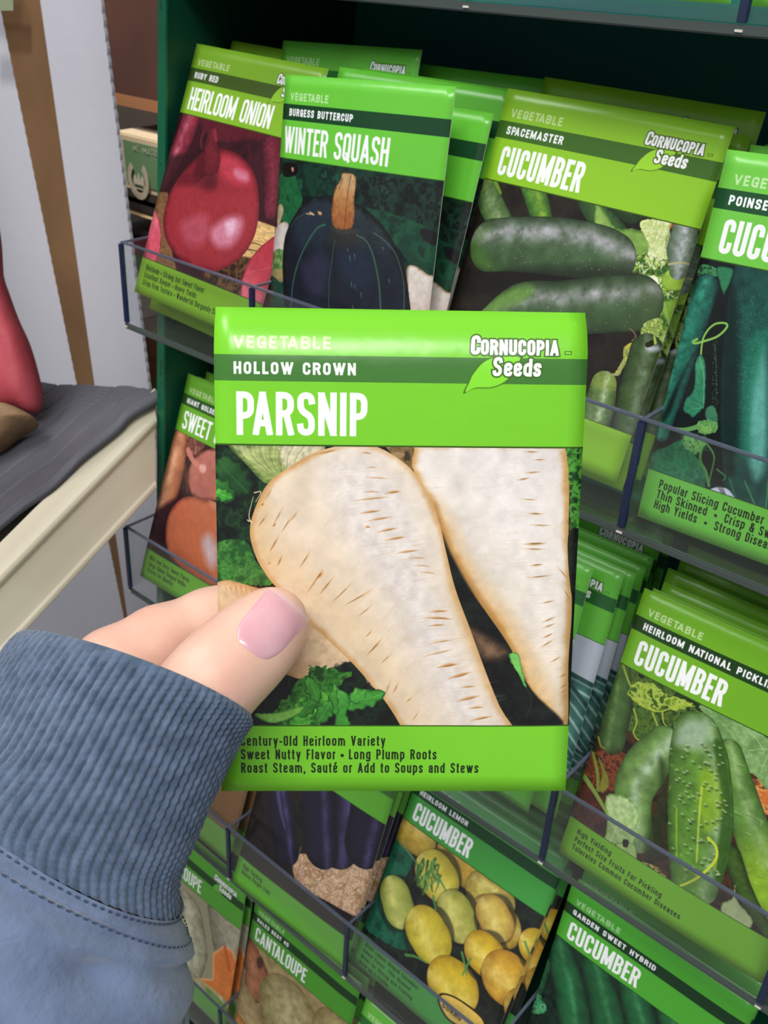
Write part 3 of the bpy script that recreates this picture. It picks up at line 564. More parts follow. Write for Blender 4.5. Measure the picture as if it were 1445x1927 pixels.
def paint_buttercup():
    s = Sheet([(527, 139), (846, 154), (778, 772), (498, 685)], 720, 21); s.ref(510, 280, 4.1286)
    s.rect(0, .26, 1, .86, (16, 32, 30))
    s.mottle([(0, 60), (1400, 200), (1400, 2000), (-100, 1800)], [(10, 18, 18), (16, 40, 32), (24, 62, 46), (14, 26, 26)], 220, .15)
    s.mottle([(40, 200), (170, 190), (240, 380), (180, 560), (110, 590), (30, 460)], [(20, 84, 50), (28, 100, 58), (20, 70, 46)], 60, .15, rag=8)
    s.mottle([(200, 120), (520, 160), (500, 340), (330, 360), (220, 330)], [(18, 56, 42), (14, 36, 32), (26, 74, 52)], 70, .12, rag=8)
    s.mottle([(60, 110), (180, 110), (190, 190), (80, 210)], [(12, 14, 14), (16, 18, 16)], 40)
    s.shape([(140, 140), (160, 140), (160, 170), (150, 170)], (190, 130, 110), None, soft=5)
    s.mottle([(660, 190), (1300, 270), (1280, 560), (1100, 580), (820, 440), (680, 300)], [(14, 20, 20), (20, 44, 36), (30, 56, 46), (12, 14, 16), (34, 66, 54)], 110, .1, ridge=.25, rc=(60, 90, 76))
    s.mottle([(680, 440), (900, 470), (1240, 620), (1250, 900), (1180, 980), (1060, 860), (960, 720), (800, 560)], [(22, 58, 44), (28, 78, 54), (20, 46, 38)], 110, .15, rag=6)
    s.shape([(1140, 590), (1250, 620), (1240, 720), (1160, 670)], (26, 24, 28), None, soft=16)
    # pale rounds on both sides
    s.shape([(1040, 900), (1100, 880), (1180, 940), (1260, 1020), (1240, 1500), (1010, 1500), (1040, 1100)], (212, 200, 194), (150, 120, 84), 22, lit=(222, 214, 208), dark=(180, 140, 120), light=(-.4, -.9), la=.6, soft=6)
    s.shape([(30, 440), (70, 430), (80, 500), (30, 600)], (176, 160, 128), (110, 100, 70), 10)
    s.shape([(10, 620), (90, 560), (130, 600), (100, 760), (60, 800), (0, 820)], (196, 186, 182), (150, 140, 120), 14)
    s.mottle([(0, 800), (90, 790), (100, 960), (0, 1000)], [(60, 110, 60), (100, 140, 80), (140, 150, 96)], 30, .1)
    s.shape([(0, 940), (90, 930), (100, 1020), (0, 1020)], (170, 140, 96), None, soft=14, a=.8)
    s.shape([(-60, 1020), (60, 1030), (110, 1200), (100, 1500), (-60, 1500)], (26, 66, 52), None, soft=8)
    # squash body
    B = [(470, 350), (360, 360), (260, 400), (160, 540), (100, 680), (84, 850), (88, 1000), (110, 1250), (180, 1600), (560, 1760), (980, 1600), (1060, 1300), (1055, 1120), (1030, 930), (980, 770), (900, 620), (800, 500), (680, 410)]
    r = s.shape(B, (20, 26, 38), (14, 16, 18), 60, lit=(44, 56, 62), light=(.1, -1), la=.9, soft=4, tex=.1, cell=60); s.keep(r)
    s.shape([(260, 470), (380, 400), (480, 480), (420, 640), (260, 760), (180, 620)], (36, 48, 64), None, soft=80, a=.7)
    s.shape([(250, 900), (400, 800), (460, 900), (400, 1120), (300, 1100)], (50, 48, 78), None, soft=80, a=.6)
    s.shape([(560, 780), (760, 800), (800, 1000), (700, 1060), (560, 960)], (30, 44, 68), None, soft=100, a=.6)
    s.shape([(500, 600), (640, 600), (720, 700), (560, 760), (440, 680)], (44, 44, 40), None, soft=60, a=.7)
    s.flecks([(300, 420), (900, 560), (1000, 1400), (200, 1400)], [(70, 90, 110), (90, 110, 120), (50, 60, 80)], 260, 16, 1.6, 75, .35)
    s.flecks([(460, 560), (900, 520), (980, 760), (600, 720)], [(90, 110, 100), (110, 120, 110)], 60, 50, 1.6, 10, .4)
    st = (54, 110, 84)
    s.line([(430, 575), (370, 600), (310, 680), (250, 790), (200, 920), (170, 1060), (150, 1300)], 13, st, .75, 11)
    s.line([(505, 690), (490, 800), (470, 940), (460, 1060), (455, 1250)], 7, (74, 104, 98), .6, 7)
    s.line([(670, 650), (740, 690), (790, 790), (820, 920), (840, 1060), (850, 1300)], 10, (66, 110, 86), .75, 14)
    s.line([(800, 630), (880, 690), (960, 790), (1000, 920), (1020, 1060), (1015, 1300)], 6, (110, 130, 120), .6, 7)
    s.line([(150, 600), (200, 530), (300, 480)], 5, (84, 104, 110), .5)
    for x, y, h in ((604, 760, 22), (618, 810, 50), (655, 800, 40), (630, 1020, 44), (655, 1040, 30), (702, 1100, 40), (865, 740, 24), (910, 990, 30), (640, 1200, 40)): s.line([(x, y), (x+6, y+h)], 8, (110, 150, 156), .6, 3)
    s.keep(None)
    s.shape([(300, 478), (330, 490), (340, 506), (310, 496)], (214, 180, 130), None); s.shape([(368, 474), (396, 480), (400, 500), (378, 500)], (190, 150, 96), None); s.line([(275, 492), (310, 500)], 6, (200, 160, 110))
    s.shape([(470, 600), (540, 580), (640, 600), (700, 630), (600, 650), (540, 640)], (60, 60, 54), None, soft=20, a=.7)
    S_ = [(560, 172), (650, 186), (664, 260), (650, 380), (655, 480), (636, 590), (560, 610), (490, 580), (476, 480), (488, 360), (505, 290), (545, 220)]
    r = s.shape(S_, (176, 120, 66), (110, 66, 34), 14, lit=(214, 184, 140), dark=(150, 84, 44), light=(0, -1), la=.9, tex=.1, cell=20, rag=3); s.keep(r)
    for i in range(34): s.line([(545+i*3.6, 180), (505+i*4.6, 350), (490+i*5, 600)], 5, ((96, 60, 34), (216, 180, 130), (140, 84, 44))[i % 3], .35, 3)
    s.line([(622, 190), (600, 340), (580, 590)], 7, (70, 44, 28), .8, 4); s.line([(560, 220), (530, 300)], 9, (60, 40, 28), .7, 4)
    s.keep(None)
    frame(s, (104, 196, 60), (20, 66, 36), '', 'BURGESS BUTTERCUP', vw=.0200, logo=False)
    s.label('WINTER SQUASH', .026, .246, .1165, .0470, .0162, WHITE, gap=.0075)
    return s.im

def paint_spacemaster():
    s = Sheet([(956, 166), (1384, 239), (1158, 909), (800, 759)], 900, 31); s.ref(840, 320, 2.949)
    s.rect(0, .26, 1, .86, (30, 26, 22))
    s.mottle([(0, 40), (1450, 250), (1250, 1600), (-200, 1300)], [(24, 20, 18), (38, 32, 26), (30, 26, 22)], 120, .2)
    # back cucumbers and foliage
    s.tube([(190, 0), (240, 160), (330, 330)], [60, 75, 70], (96, 124, 72), (40, 70, 34), hi=(150, 170, 130), ht=-.1, hw=.35, ha=.5, endc=(130, 160, 40), endw=.35)
    s.line([(280, 70), (310, 130)], 22, (120, 160, 50), .8, 14)
    s.tube([(470, 60), (520, 180), (560, 330)], [60, 66, 60], (80, 130, 46), (30, 60, 26), hi=(150, 180, 60), ht=-.2, hw=.35, ha=.6)
    s.tube([(800, 120), (850, 230), (960, 360)], [80, 70, 60], (56, 90, 44), (26, 50, 28), endc=(30, 40, 30))
    s.tube([(960, 150), (1050, 230)], [80, 70], (40, 64, 36), (24, 40, 24), soft=3)
    s.shape([(850, 190), (900, 240), (960, 330), (1060, 330), (1130, 380), (1150, 480), (1080, 480), (980, 420), (900, 360), (840, 310)], (122, 160, 74), (80, 120, 46), 18, lit=(150, 184, 96), la=.6, rag=4, tex=.08)
    s.mottle([(1230, 250), (1420, 285), (1400, 340), (1230, 320)], [(120, 62, 34), (176, 96, 56), (90, 44, 26), (200, 124, 76)], 22, .08)
    s.flecks([(1230, 255), (1420, 290), (1400, 340), (1230, 320)], [(220, 140, 90), (90, 44, 26)], 50, 40, 5, 60, .7)
    s.mottle([(1020, 500), (1250, 460), (1360, 560), (1300, 800), (1230, 1000), (1150, 1000), (1000, 620)], [(56, 92, 34), (116, 150, 60), (150, 182, 84), (196, 212, 150), (70, 110, 40)], 60, .06, ridge=.5, rc=(40, 70, 28))
    s.shape([(1090, 290), (1150, 275), (1250, 285), (1240, 350), (1220, 420), (1240, 500), (1170, 560), (1110, 500), (1140, 430), (1100, 350)], (204, 212, 156), (150, 172, 84), 12, rag=6, tex=.16, cell=18)
    s.mottle([(1100, 300), (1240, 300), (1230, 500), (1140, 520), (1130, 400)], [(214, 222, 170), (176, 196, 110), (226, 230, 190)], 24, .1, a=.7, ridge=.5, rc=(130, 160, 70))
    s.flecks([(1020, 500), (1260, 500), (1320, 640), (1260, 800), (1180, 760)], [(210, 220, 170), (70, 110, 44), (150, 190, 70), (40, 66, 28)], 130, 60, 9, None, .75)
    s.shape([(1120, 600), (1170, 590), (1180, 650), (1110, 640)], (226, 226, 196), None, rag=5)
    s.shape([(1200, 620), (1230, 560), (1310, 560), (1350, 600), (1320, 660), (1230, 670)], (140, 176, 60), (90, 130, 40), 14, rag=5, lit=(170, 200, 80))
    s.shape([(1200, 740), (1290, 720), (1280, 820), (1220, 840)], (120, 160, 56), (80, 120, 40), 14, rag=6)
    s.line([(1210, 740), (1240, 880)], 16, (140, 172, 84), .9, 10)
    s.tube([(1330, 330), (1310, 440), (1290, 560)], [70, 84, 50], (110, 124, 110), (60, 84, 56), hi=(176, 182, 190), ht=0, hw=.45, ha=.7)
    s.line([(1240, 525), (1300, 515), (1360, 525)], 12, (176, 170, 120), .9)
    # big upper cucumber
    s.shape([(100, 480), (200, 560), (1000, 560), (1050, 640), (600, 640), (100, 700), (0, 660)], (22, 20, 16), None, soft=20, a=.9)
    r = s.tube([(255, 420), (420, 415), (650, 430), (850, 465), (925, 500)], [133, 135, 138, 130, 128], (66, 92, 60), (26, 40, 24), hi=(170, 168, 176), ht=-.45, hw=.34, ha=.98, edge=.8, cell=50, tex=.06); s.keep(r)
    s.shape([(110, 440), (160, 350), (240, 310), (260, 330), (190, 400), (230, 470), (300, 560), (160, 540)], (76, 120, 44), None, soft=60, a=.55)
    s.shape([(420, 560), (700, 540), (1000, 540), (1000, 640), (420, 640)], (30, 36, 26), None, soft=60, a=.7)
    s.flecks([(150, 320), (1000, 380), (1040, 600), (200, 560)], [(200, 204, 196), (40, 56, 36)], 90, 6, 3, None, .6); s.keep(None)
    # lower cucumber
    r = s.tube([(200, 900), (420, 770), (640, 770), (860, 750), (1060, 740)], [80, 122, 130, 132, 128], (64, 90, 56), (26, 38, 24), hi=(166, 164, 172), ht=-.35, hw=.3, ha=.9, edge=.8, cell=50, tex=.06); s.keep(r)
    s.shape([(180, 800), (300, 700), (460, 640), (500, 690), (380, 760), (260, 800)], (104, 150, 66), None, soft=40, a=.8)
    s.shape([(1080, 660), (1190, 700), (1200, 800), (1100, 860)], (70, 90, 56), None, soft=60, a=.6)
    s.flecks([(400, 650), (1160, 680), (1100, 880), (800, 900)], [(210, 212, 204), (40, 56, 36)], 70, 6, 3, None, .6); s.keep(None)
    # dark ground, tendril, small leaves
    s.line([(1025, 880), (1050, 905), (1055, 930), (1035, 950)], 5, (150, 120, 96), .9)
    s.mottle([(1100, 860), (1180, 820), (1200, 860), (1150, 960), (1080, 950)], [(150, 170, 90), (110, 140, 60), (180, 196, 110)], 18, .1, rag=5)
    s.mottle([(990, 990), (1030, 960), (1050, 970), (1000, 1080), (950, 1140), (940, 1130), (985, 1050)], [(190, 180, 60), (150, 160, 90), (120, 130, 60)], 14, .1, rag=3)
    s.tube([(1110, 1000), (1060, 1250), (1000, 1500)], [90, 112, 90], (66, 90, 50), (32, 46, 28), hi=(150, 160, 150), ht=-.05, hw=.3, ha=.5, cell=40)
    s.shape([(1110, 985), (1170, 975), (1180, 1000), (1130, 1010)], (206, 212, 230), None, soft=24, a=.8); s.line([(1120, 970), (1135, 965), (1140, 960)], 30, (26, 28, 18), .9); s.line([(1160, 960), (1155, 920)], 16, (180, 200, 80), .9, 8)
    s.tube([(880, 1190), (850, 1320), (800, 1480)], [72, 92, 80], (96, 124, 70), (40, 58, 34), hi=(190, 204, 170), ht=-.15, hw=.22, ha=.75, endc=(130, 150, 70), endw=.2)
    s.line([(930, 1135), (965, 1130), (985, 1060)], 14, (150, 160, 110), .9, 9)
    frame(s, (140, 196, 44), (62, 104, 34), 'CUCUMBER', 'SPACEMASTER', tw=.0440, tgap=.0078, vw=.0205)
    return s.im

def paint_poinsett():
    s = Sheet([(1360, 274), (2002, 335), (1710, 1165), (1184, 983)], 900, 41); s.ref(1180, 470, 3.7057)
    s.rect(0, .26, 1, .86, (14, 24, 24))
    tk = [(14, 22, 24), (20, 60, 54), (30, 96, 82), (20, 40, 40)]
    s.mottle([(480, 90), (560, 90), (640, 150), (470, 170)], [(40, 100, 60), (70, 140, 90), (30, 70, 50)], 30, .1)
    s.shape([(600, 100), (720, 110), (690, 220), (660, 280), (650, 300), (620, 200)], (44, 120, 80), (20, 70, 50), 14)
    r = s.tube([(520, 250), (440, 450), (340, 760), (250, 1080), (200, 1300)], [100, 116, 112, 90, 60], (30, 104, 88), (12, 34, 36), hi=(66, 152, 128), ht=.25, hw=.35, ha=.7, edge=1.3, cell=40, tex=.1); s.keep(r)
    s.flecks([(500, 160), (600, 260), (400, 900), (200, 1200), (180, 1000), (400, 300)], [(120, 190, 170), (60, 130, 110)], 300, 5, 3.4, None, .45); s.keep(None)
    s.shape([(600, 280), (660, 330), (640, 700), (600, 1200), (460, 700), (260, 1150), (200, 1180), (330, 900), (450, 700), (560, 450)], (14, 22, 22), None, soft=30, a=.85)
    # long dark fruit on the right
    r = s.tube([(1120, 150), (1000, 520), (900, 1000), (900, 1400), (920, 1800)], [420, 360, 290, 290, 290], (30, 80, 74), (14, 34, 34), edge=.8, cell=60, tex=.1, soft=10); s.keep(r)
    s.shape([(900, 700), (940, 640), (960, 900), (960, 1300), (930, 1560), (860, 1600), (820, 1300), (840, 1000), (860, 850)], (104, 180, 168), None, soft=60, a=.85)
    s.shape([(800, 700), (860, 560), (980, 560), (860, 1000), (840, 1400), (780, 1400), (760, 1000)], (36, 118, 92), None, soft=60, a=.7)
    s.shape([(640, 300), (740, 280), (760, 700), (760, 1200), (700, 1600), (640, 1300), (640, 800)], (16, 34, 34), None, soft=60, a=.8)
    s.shape([(1060, 300), (1500, 300), (1500, 1500), (1060, 1600)], (22, 66, 58), None, soft=80, a=.7)
    s.flecks([(740, 250), (1000, 300), (1000, 1600), (760, 1500)], [(130, 210, 190), (90, 170, 150), (200, 235, 225)], 420, 6, 3.4, None, .45)
    s.keep(None)
    s.tube([(1350, 400), (1300, 900), (1280, 1500)], [120, 150, 140], (30, 96, 84), (12, 34, 34), hi=(80, 160, 140), ht=0, hw=.3, ha=.6, cell=40)
    s.line([(590, 640), (600, 900), (590, 1080)], 8, (60, 110, 90), .5, 4); s.flecks([(570, 620), (610, 620), (610, 1100), (570, 1100)], [(110, 170, 140)], 60, 8, 4, None, .6)
    # tendril and curled leaf
    s.line([(460, 610), (430, 630), (450, 640), (520, 620), (600, 590), (650, 550), (678, 510), (660, 490), (600, 495), (550, 530), (510, 590), (495, 650), (488, 720)], 17, (132, 184, 84), 1, 13)
    s.shape([(480, 720), (515, 760), (525, 860), (520, 960), (510, 1080), (430, 1170), (400, 1150), (358, 1120), (380, 1040), (430, 980), (445, 880), (445, 790)], (44, 124, 92), (24, 80, 64), 12, lit=(80, 160, 110), la=.5, rag=5, tex=.1, cell=20)
    s.line([(480, 740), (510, 880), (505, 1100)], 7, (110, 180, 130), .7); s.line([(505, 1100), (440, 1060)], 4, (110, 180, 130), .6); s.line([(505, 1100), (420, 1110)], 4, (110, 180, 130), .6)
    s.shape([(520, 1110), (580, 1080), (610, 1170), (590, 1240), (530, 1200)], (60, 120, 90), (30, 76, 60), 10, rag=4)
    # flower, stalks and broad leaf below
    s.mottle([(100, 1470), (250, 1380), (380, 1330), (450, 1450), (520, 1600), (440, 1760), (90, 1640)], [(26, 100, 64), (34, 122, 78), (30, 88, 62)], 60, .15, ridge=.5, rc=(70, 150, 110), rag=5)
    s.line([(220, 1245), (330, 1262), (420, 1250), (540, 1200)], 26, (100, 160, 88), .95, 34)
    s.mottle([(470, 1200), (600, 1200), (590, 1270), (480, 1280)], [(120, 172, 90), (80, 140, 80), (150, 190, 110)], 18, .1, rag=8)
    s.mottle([(360, 1320), (420, 1290), (520, 1320), (500, 1400), (440, 1430), (370, 1390)], [(90, 150, 80), (120, 176, 96), (50, 104, 64)], 16, .1, rag=12)
    s.flecks([(330, 1300), (540, 1290), (520, 1420), (350, 1420)], [(130, 184, 104), (60, 120, 70)], 70, 50, 4, None, .7)
    s.line([(490, 1380), (480, 1480), (520, 1560), (540, 1660)], 20, (84, 144, 74), .95, 22); s.line([(515, 1345), (560, 1400), (580, 1460), (560, 1560), (540, 1640)], 15, (80, 140, 76), .9, 10); s.line([(440, 1460), (480, 1520)], 12, (70, 130, 70), .9, 8)
    s.line([(600, 1540), (660, 1590), (640, 1620)], 16, (70, 130, 80), .9, 8)
    s.line([(690, 1600), (740, 1760), (800, 1850)], 20, (60, 120, 90), .6, 8); s.line([(800, 1620), (860, 1760), (890, 1830)], 12, (90, 160, 100), .7, 10); s.line([(970, 1600), (950, 1850)], 14, (90, 160, 100), .7, 10)
    s.shape([(530, 1710), (560, 1680), (620, 1665), (690, 1690), (740, 1780), (640, 1760)], (206, 212, 232), (150, 156, 180), 8)
    for i in range(6): s.line([(600+i*9, 1672+i*13), (640+i*7, 1672+i*13)], 4, (40, 20, 30), .8); s.line([(605+i*7, 1665), (650+i*5, 1750)], 3, (40, 20, 30), .6)
    frame(s, (112, 198, 72), (28, 78, 44), 'CUCUMBER', 'POINSETT', tw=.0440, tgap=.0078, lines=('Popular Slicing Cucumber', 'Thin Skinned  \u2022  Crisp & Sweet', 'High Yields  \u2022  Strong Disease Resistance'), lcap=.036, lw=.0150, lst=.0054)
    return s.im

def paint_sweet():
    s = Sheet([(348, 700), (561, 790), (453, 1203), (260, 1081)], 600, 51); s.ref(0, 640, 2.779)
    s.rect(0, .26, 1, .86, (60, 32, 30))
    s.mottle([(700, 480), (1400, 600), (1400, 1500), (700, 1300)], [(46, 26, 28), (70, 38, 34)], 60, .2)
    s.mottle([(900, 450), (1060, 520), (1000, 600), (870, 560)], [(120, 70, 60), (90, 50, 46), (150, 96, 80)], 20, .1)
    s.tube([(930, 500), (900, 640), (860, 780), (820, 900)], [44, 72, 82, 60], (186, 120, 84), (96, 50, 40), hi=(226, 180, 150), ht=.1, hw=.35, ha=.6, cell=40)
    s.shape([(800, 900), (860, 850), (960, 800), (900, 900), (860, 1040), (780, 1020)], (40, 18, 30), None, soft=24, a=.9)
    s.shape([(990, 640), (1040, 580), (1130, 560), (1200, 600), (1200, 800), (1060, 830), (1000, 800), (975, 720)], (170, 100, 88), (110, 56, 50), 16, lit=(196, 130, 116), soft=2)
    s.line([(975, 570), (1000, 620), (1040, 660)], 28, (196, 122, 108), .95, 22); s.line([(960, 640), (975, 780)], 14, (90, 46, 42), .7); s.shape([(1040, 645), (1070, 650), (1065, 685), (1040, 680)], (216, 160, 150), None, soft=8)
    B = [(960, 815), (1060, 820), (1150, 850), (1300, 900), (1320, 1200), (1150, 1290), (1050, 1260), (940, 1180), (875, 1100), (862, 980), (890, 880)]
    r = s.shape(B, (176, 96, 66), (120, 60, 44), 22, soft=2.5, lit=(190, 104, 80), la=.5, tex=.03); s.keep(r)
    s.shape([(1050, 1050), (1090, 1010), (1130, 1080), (1130, 1150), (1090, 1180)], (186, 176, 190), None, soft=50, a=.8)
    s.shape([(900, 1080), (980, 1120), (1100, 1230), (1000, 1230), (900, 1140)], (150, 74, 44), None, soft=30, a=.6)
    s.shape([(1100, 820), (1200, 820), (1200, 920), (1100, 860)], (190, 130, 96), None, soft=24, a=.7)
    for i in range(30): s.line([(1010, 815), (880+i*16, 1000), (1000+i*8, 1300)], 3, ((206, 130, 90), (130, 66, 44))[i % 2], .12)
    s.keep(None)
    frame(s, (104, 168, 46), (46, 84, 34), '', 'GIANT GOLDEN', lines=('Mild and Very Sweet Flavor', 'Large Globe Shaped Bulbs', 'Stores for Months'))
    s.label('SWEET ONION', .058, .246, .1165, .0465, .0150, WHITE, gap=.0068)
    return s.im

def paint_national():
    s = Sheet([(1188, 1093), (1632, 1277), (1416, 1842), (1031, 1599)], 900, 61); s.ref(1040, 1020, 3.3235)
    s.rect(0, .26, 1, .86, (50, 40, 28))
    s.mottle([(340, 650), (1600, 1200), (1300, 2800), (0, 2000)], [(30, 24, 18), (50, 32, 24), (78, 46, 30), (40, 28, 20)], 50, .08)
    s.mottle([(60, 1500), (300, 1500), (300, 1900), (0, 1800)], [(64, 34, 30), (84, 44, 36), (50, 28, 26)], 60, .1)
    s.mottle([(180, 1290), (400, 1290), (380, 1500), (130, 1500)], [(92, 46, 28), (130, 66, 36), (62, 36, 24)], 30, .08)
    s.mottle([(360, 700), (700, 870), (860, 980), (680, 1130), (420, 1150), (300, 900)], [(30, 50, 24), (56, 84, 34), (84, 110, 44), (30, 44, 24)], 50, .08)
    s.mottle([(1100, 1440), (1345, 1440), (1345, 1640), (1180, 1600)], [(200, 110, 54), (220, 150, 80), (110, 70, 40)], 40, .1)
    r_ = (150, 180, 130)
    s.mottle([(850, 960), (1100, 1060), (1345, 1200), (1700, 1400), (1500, 1600), (1345, 1480), (1280, 1490), (1200, 1400), (1060, 1300), (960, 1120)], [(104, 144, 84), (124, 164, 100), (140, 178, 118)], 100, .2, ridge=.4, rc=(170, 200, 150), rag=5)
    for p in ([(1345, 1240), (1250, 1230), (1150, 1240)], [(1250, 1240), (1200, 1160), (1160, 1130)], [(1300, 1200), (1230, 1380)]): s.line(p, 7, (166, 194, 140), .8, 4)
    s.tube([(360, 740), (330, 1000), (300, 1200)], [60, 100, 90], (70, 100, 52), (36, 50, 26), hi=(120, 150, 84), ht=.2, hw=.2, ha=.6, cell=40)
    # leaves at the top
    gl = [(96, 130, 40), (150, 176, 60), (176, 196, 84), (60, 90, 30)]
    s.line([(365, 730), (400, 820), (440, 900)], 14, (150, 170, 60), .9); s.mottle([(400, 890), (470, 830), (560, 840), (640, 900), (760, 930), (810, 960), (720, 1000), (640, 980), (560, 1010), (460, 960)], gl, 36, .1, rag=10)
    s.mottle([(470, 990), (560, 1010), (600, 1080), (520, 1180), (460, 1190), (440, 1100), (450, 1020)], [(60, 90, 34), (80, 110, 40), (44, 70, 28)], 30, .1, rag=5)
    for p in ([(440, 1000), (460, 1080), (440, 1150), (480, 1195), (560, 1160), (660, 1110)], [(620, 1010), (630, 1080), (670, 1115)], [(400, 905), (500, 980), (600, 1010), (720, 970), (820, 970)], [(560, 1020), (590, 1100), (590, 1140)]): s.line(p, 11, (166, 186, 60), .9, 6)
    s.line([(215, 1190), (230, 1240), (260, 1260)], 14, (150, 170, 60), .8, 6)
    # left cucumber
    r = s.tube([(640, 1210), (520, 1360), (440, 1540), (470, 1800)], [110, 140, 130, 110], (110, 148, 76), (44, 70, 30), hi=(186, 204, 190), ht=-.1, hw=.3, ha=.7, edge=.9, warts=.15, wc=(150, 176, 110), wart_cell=30, cell=60)
    s.shape([(600, 1300), (650, 1400), (640, 1900), (520, 1900), (560, 1700), (610, 1500)], (36, 52, 24), None, soft=40, a=.75)
    # right cucumber
    r = s.tube([(1040, 1250), (1100, 1500), (1200, 1800), (1330, 2150), (1430, 2400)], [80, 110, 120, 130, 120], (96, 140, 60), (40, 66, 26), hi=(160, 184, 140), ht=-.2, hw=.3, ha=.6, edge=.9, warts=.3, wc=(176, 200, 140), wart_cell=30, cell=60, endc=(150, 190, 40), endw=((.75, .35),))
    s.tube([(1060, 1900), (1150, 2150), (1300, 2420)], [60, 56, 40], (60, 90, 30), (24, 36, 16), soft=6)
    # front cucumber
    r = s.tube([(835, 1150), (850, 1320), (860, 1600), (850, 1850), (830, 2080)], [150, 190, 208, 196, 150], (92, 138, 52), (38, 66, 24), hi=(176, 196, 176), ht=-.55, hw=.3, ha=.55, edge=.8, cell=60, warts=.3, wc=(166, 194, 120), wart_cell=34); s.keep(r)
    s.shape([(740, 1080), (820, 1040), (900, 1100), (880, 1240), (780, 1240), (700, 1200)], (168, 186, 176), None, soft=60, a=.7)
    s.shape([(940, 1200), (1010, 1250), (1060, 1700), (1000, 2100), (960, 2000), (990, 1600)], (48, 86, 24), None, soft=26, a=.85)
    s.shape([(860, 1380), (960, 1400), (990, 1640), (900, 1760), (850, 1600)], (140, 180, 30), None, soft=50, a=.6)
    s.line([(870, 1480), (855, 1700), (845, 1950)], 14, (206, 224, 90), .7, 10, soft=6); s.line([(715, 1620), (720, 1950)], 12, (186, 210, 60), .5, 10, soft=6); s.line([(970, 1900), (960, 2000)], 14, (186, 210, 60), .5, soft=6)
    rr = random.Random(3)
    for i in range(95):
        x = rr.uniform(670, 1030); y = rr.uniform(1200, 2050); s.line([(x, y), (x+9, y+4)], 18, (44, 66, 26), .55, 12, soft=5); s.line([(x-8, y-12), (x+2, y-8)], 11, (186, 206, 156), .7, 8, soft=4)
    s.keep(None)
    # crinkled young leaf, stalks, curl
    s.line([(125, 1440), (200, 1540), (290, 1680)], 34, (124, 150, 70), 1, 22); s.line([(180, 1290), (210, 1400), (220, 1520)], 20, (120, 140, 56), .95, 24)
    s.shape([(215, 1310), (270, 1400), (290, 1480), (250, 1540), (220, 1500), (240, 1420)], (130, 130, 50), (90, 90, 36), 10, a=.9)
    s.shape([(270, 1560), (350, 1545), (430, 1580), (470, 1640), (480, 1700), (460, 1760), (490, 1780), (440, 1850), (380, 1860), (300, 1860), (260, 1850), (280, 1740)], (162, 192, 124), (110, 150, 70), 16, lit=(190, 212, 160), la=.6, rag=7, tex=.1, cell=22)
    for p in ([(300, 1850), (340, 1740), (350, 1600)], [(330, 1760), (420, 1640)], [(330, 1780), (450, 1740)], [(330, 1700), (290, 1600)]): s.line(p, 6, (200, 220, 170), .7, 3)
    s.ref(860, 1440, 2.470)
    s.shape([(700, 340), (780, 340), (790, 420), (720, 390)], (150, 180, 110), (100, 130, 60), 8); s.shape([(730, 320), (755, 325), (750, 355), (730, 350)], (26, 20, 16), None, soft=4)
    s.line([(1125, 300), (1160, 340), (1160, 400), (1100, 470), (1040, 510), (970, 540)], 14, (190, 206, 60), 1, 10)
    s.shape([(1190, 610), (1240, 580), (1250, 510), (1260, 590), (1330, 680), (1300, 730), (1200, 670)], (166, 180, 130), (110, 130, 80), 8, rag=4)
    s.shape([(1060, 590), (1110, 600), (1190, 650), (1190, 680), (1120, 650)], (206, 176, 90), None); s.mottle([(800, 420), (900, 450), (960, 540), (870, 480)], [(150, 84, 50), (170, 170, 90), (60, 40, 30)], 12, .1, rag=3)
    frame(s, (112, 174, 42), (32, 64, 28), 'CUCUMBER', 'HEIRLOOM NATIONAL PICKLING', tw=.0440, tgap=.0078, vw=.0205, lines=('High Yielding', 'Perfect Size Fruits For Pickling', 'Tolerates Common Cucumber Diseases'), lcap=.029, lw=.0128, lst=.0045)
    return s.im

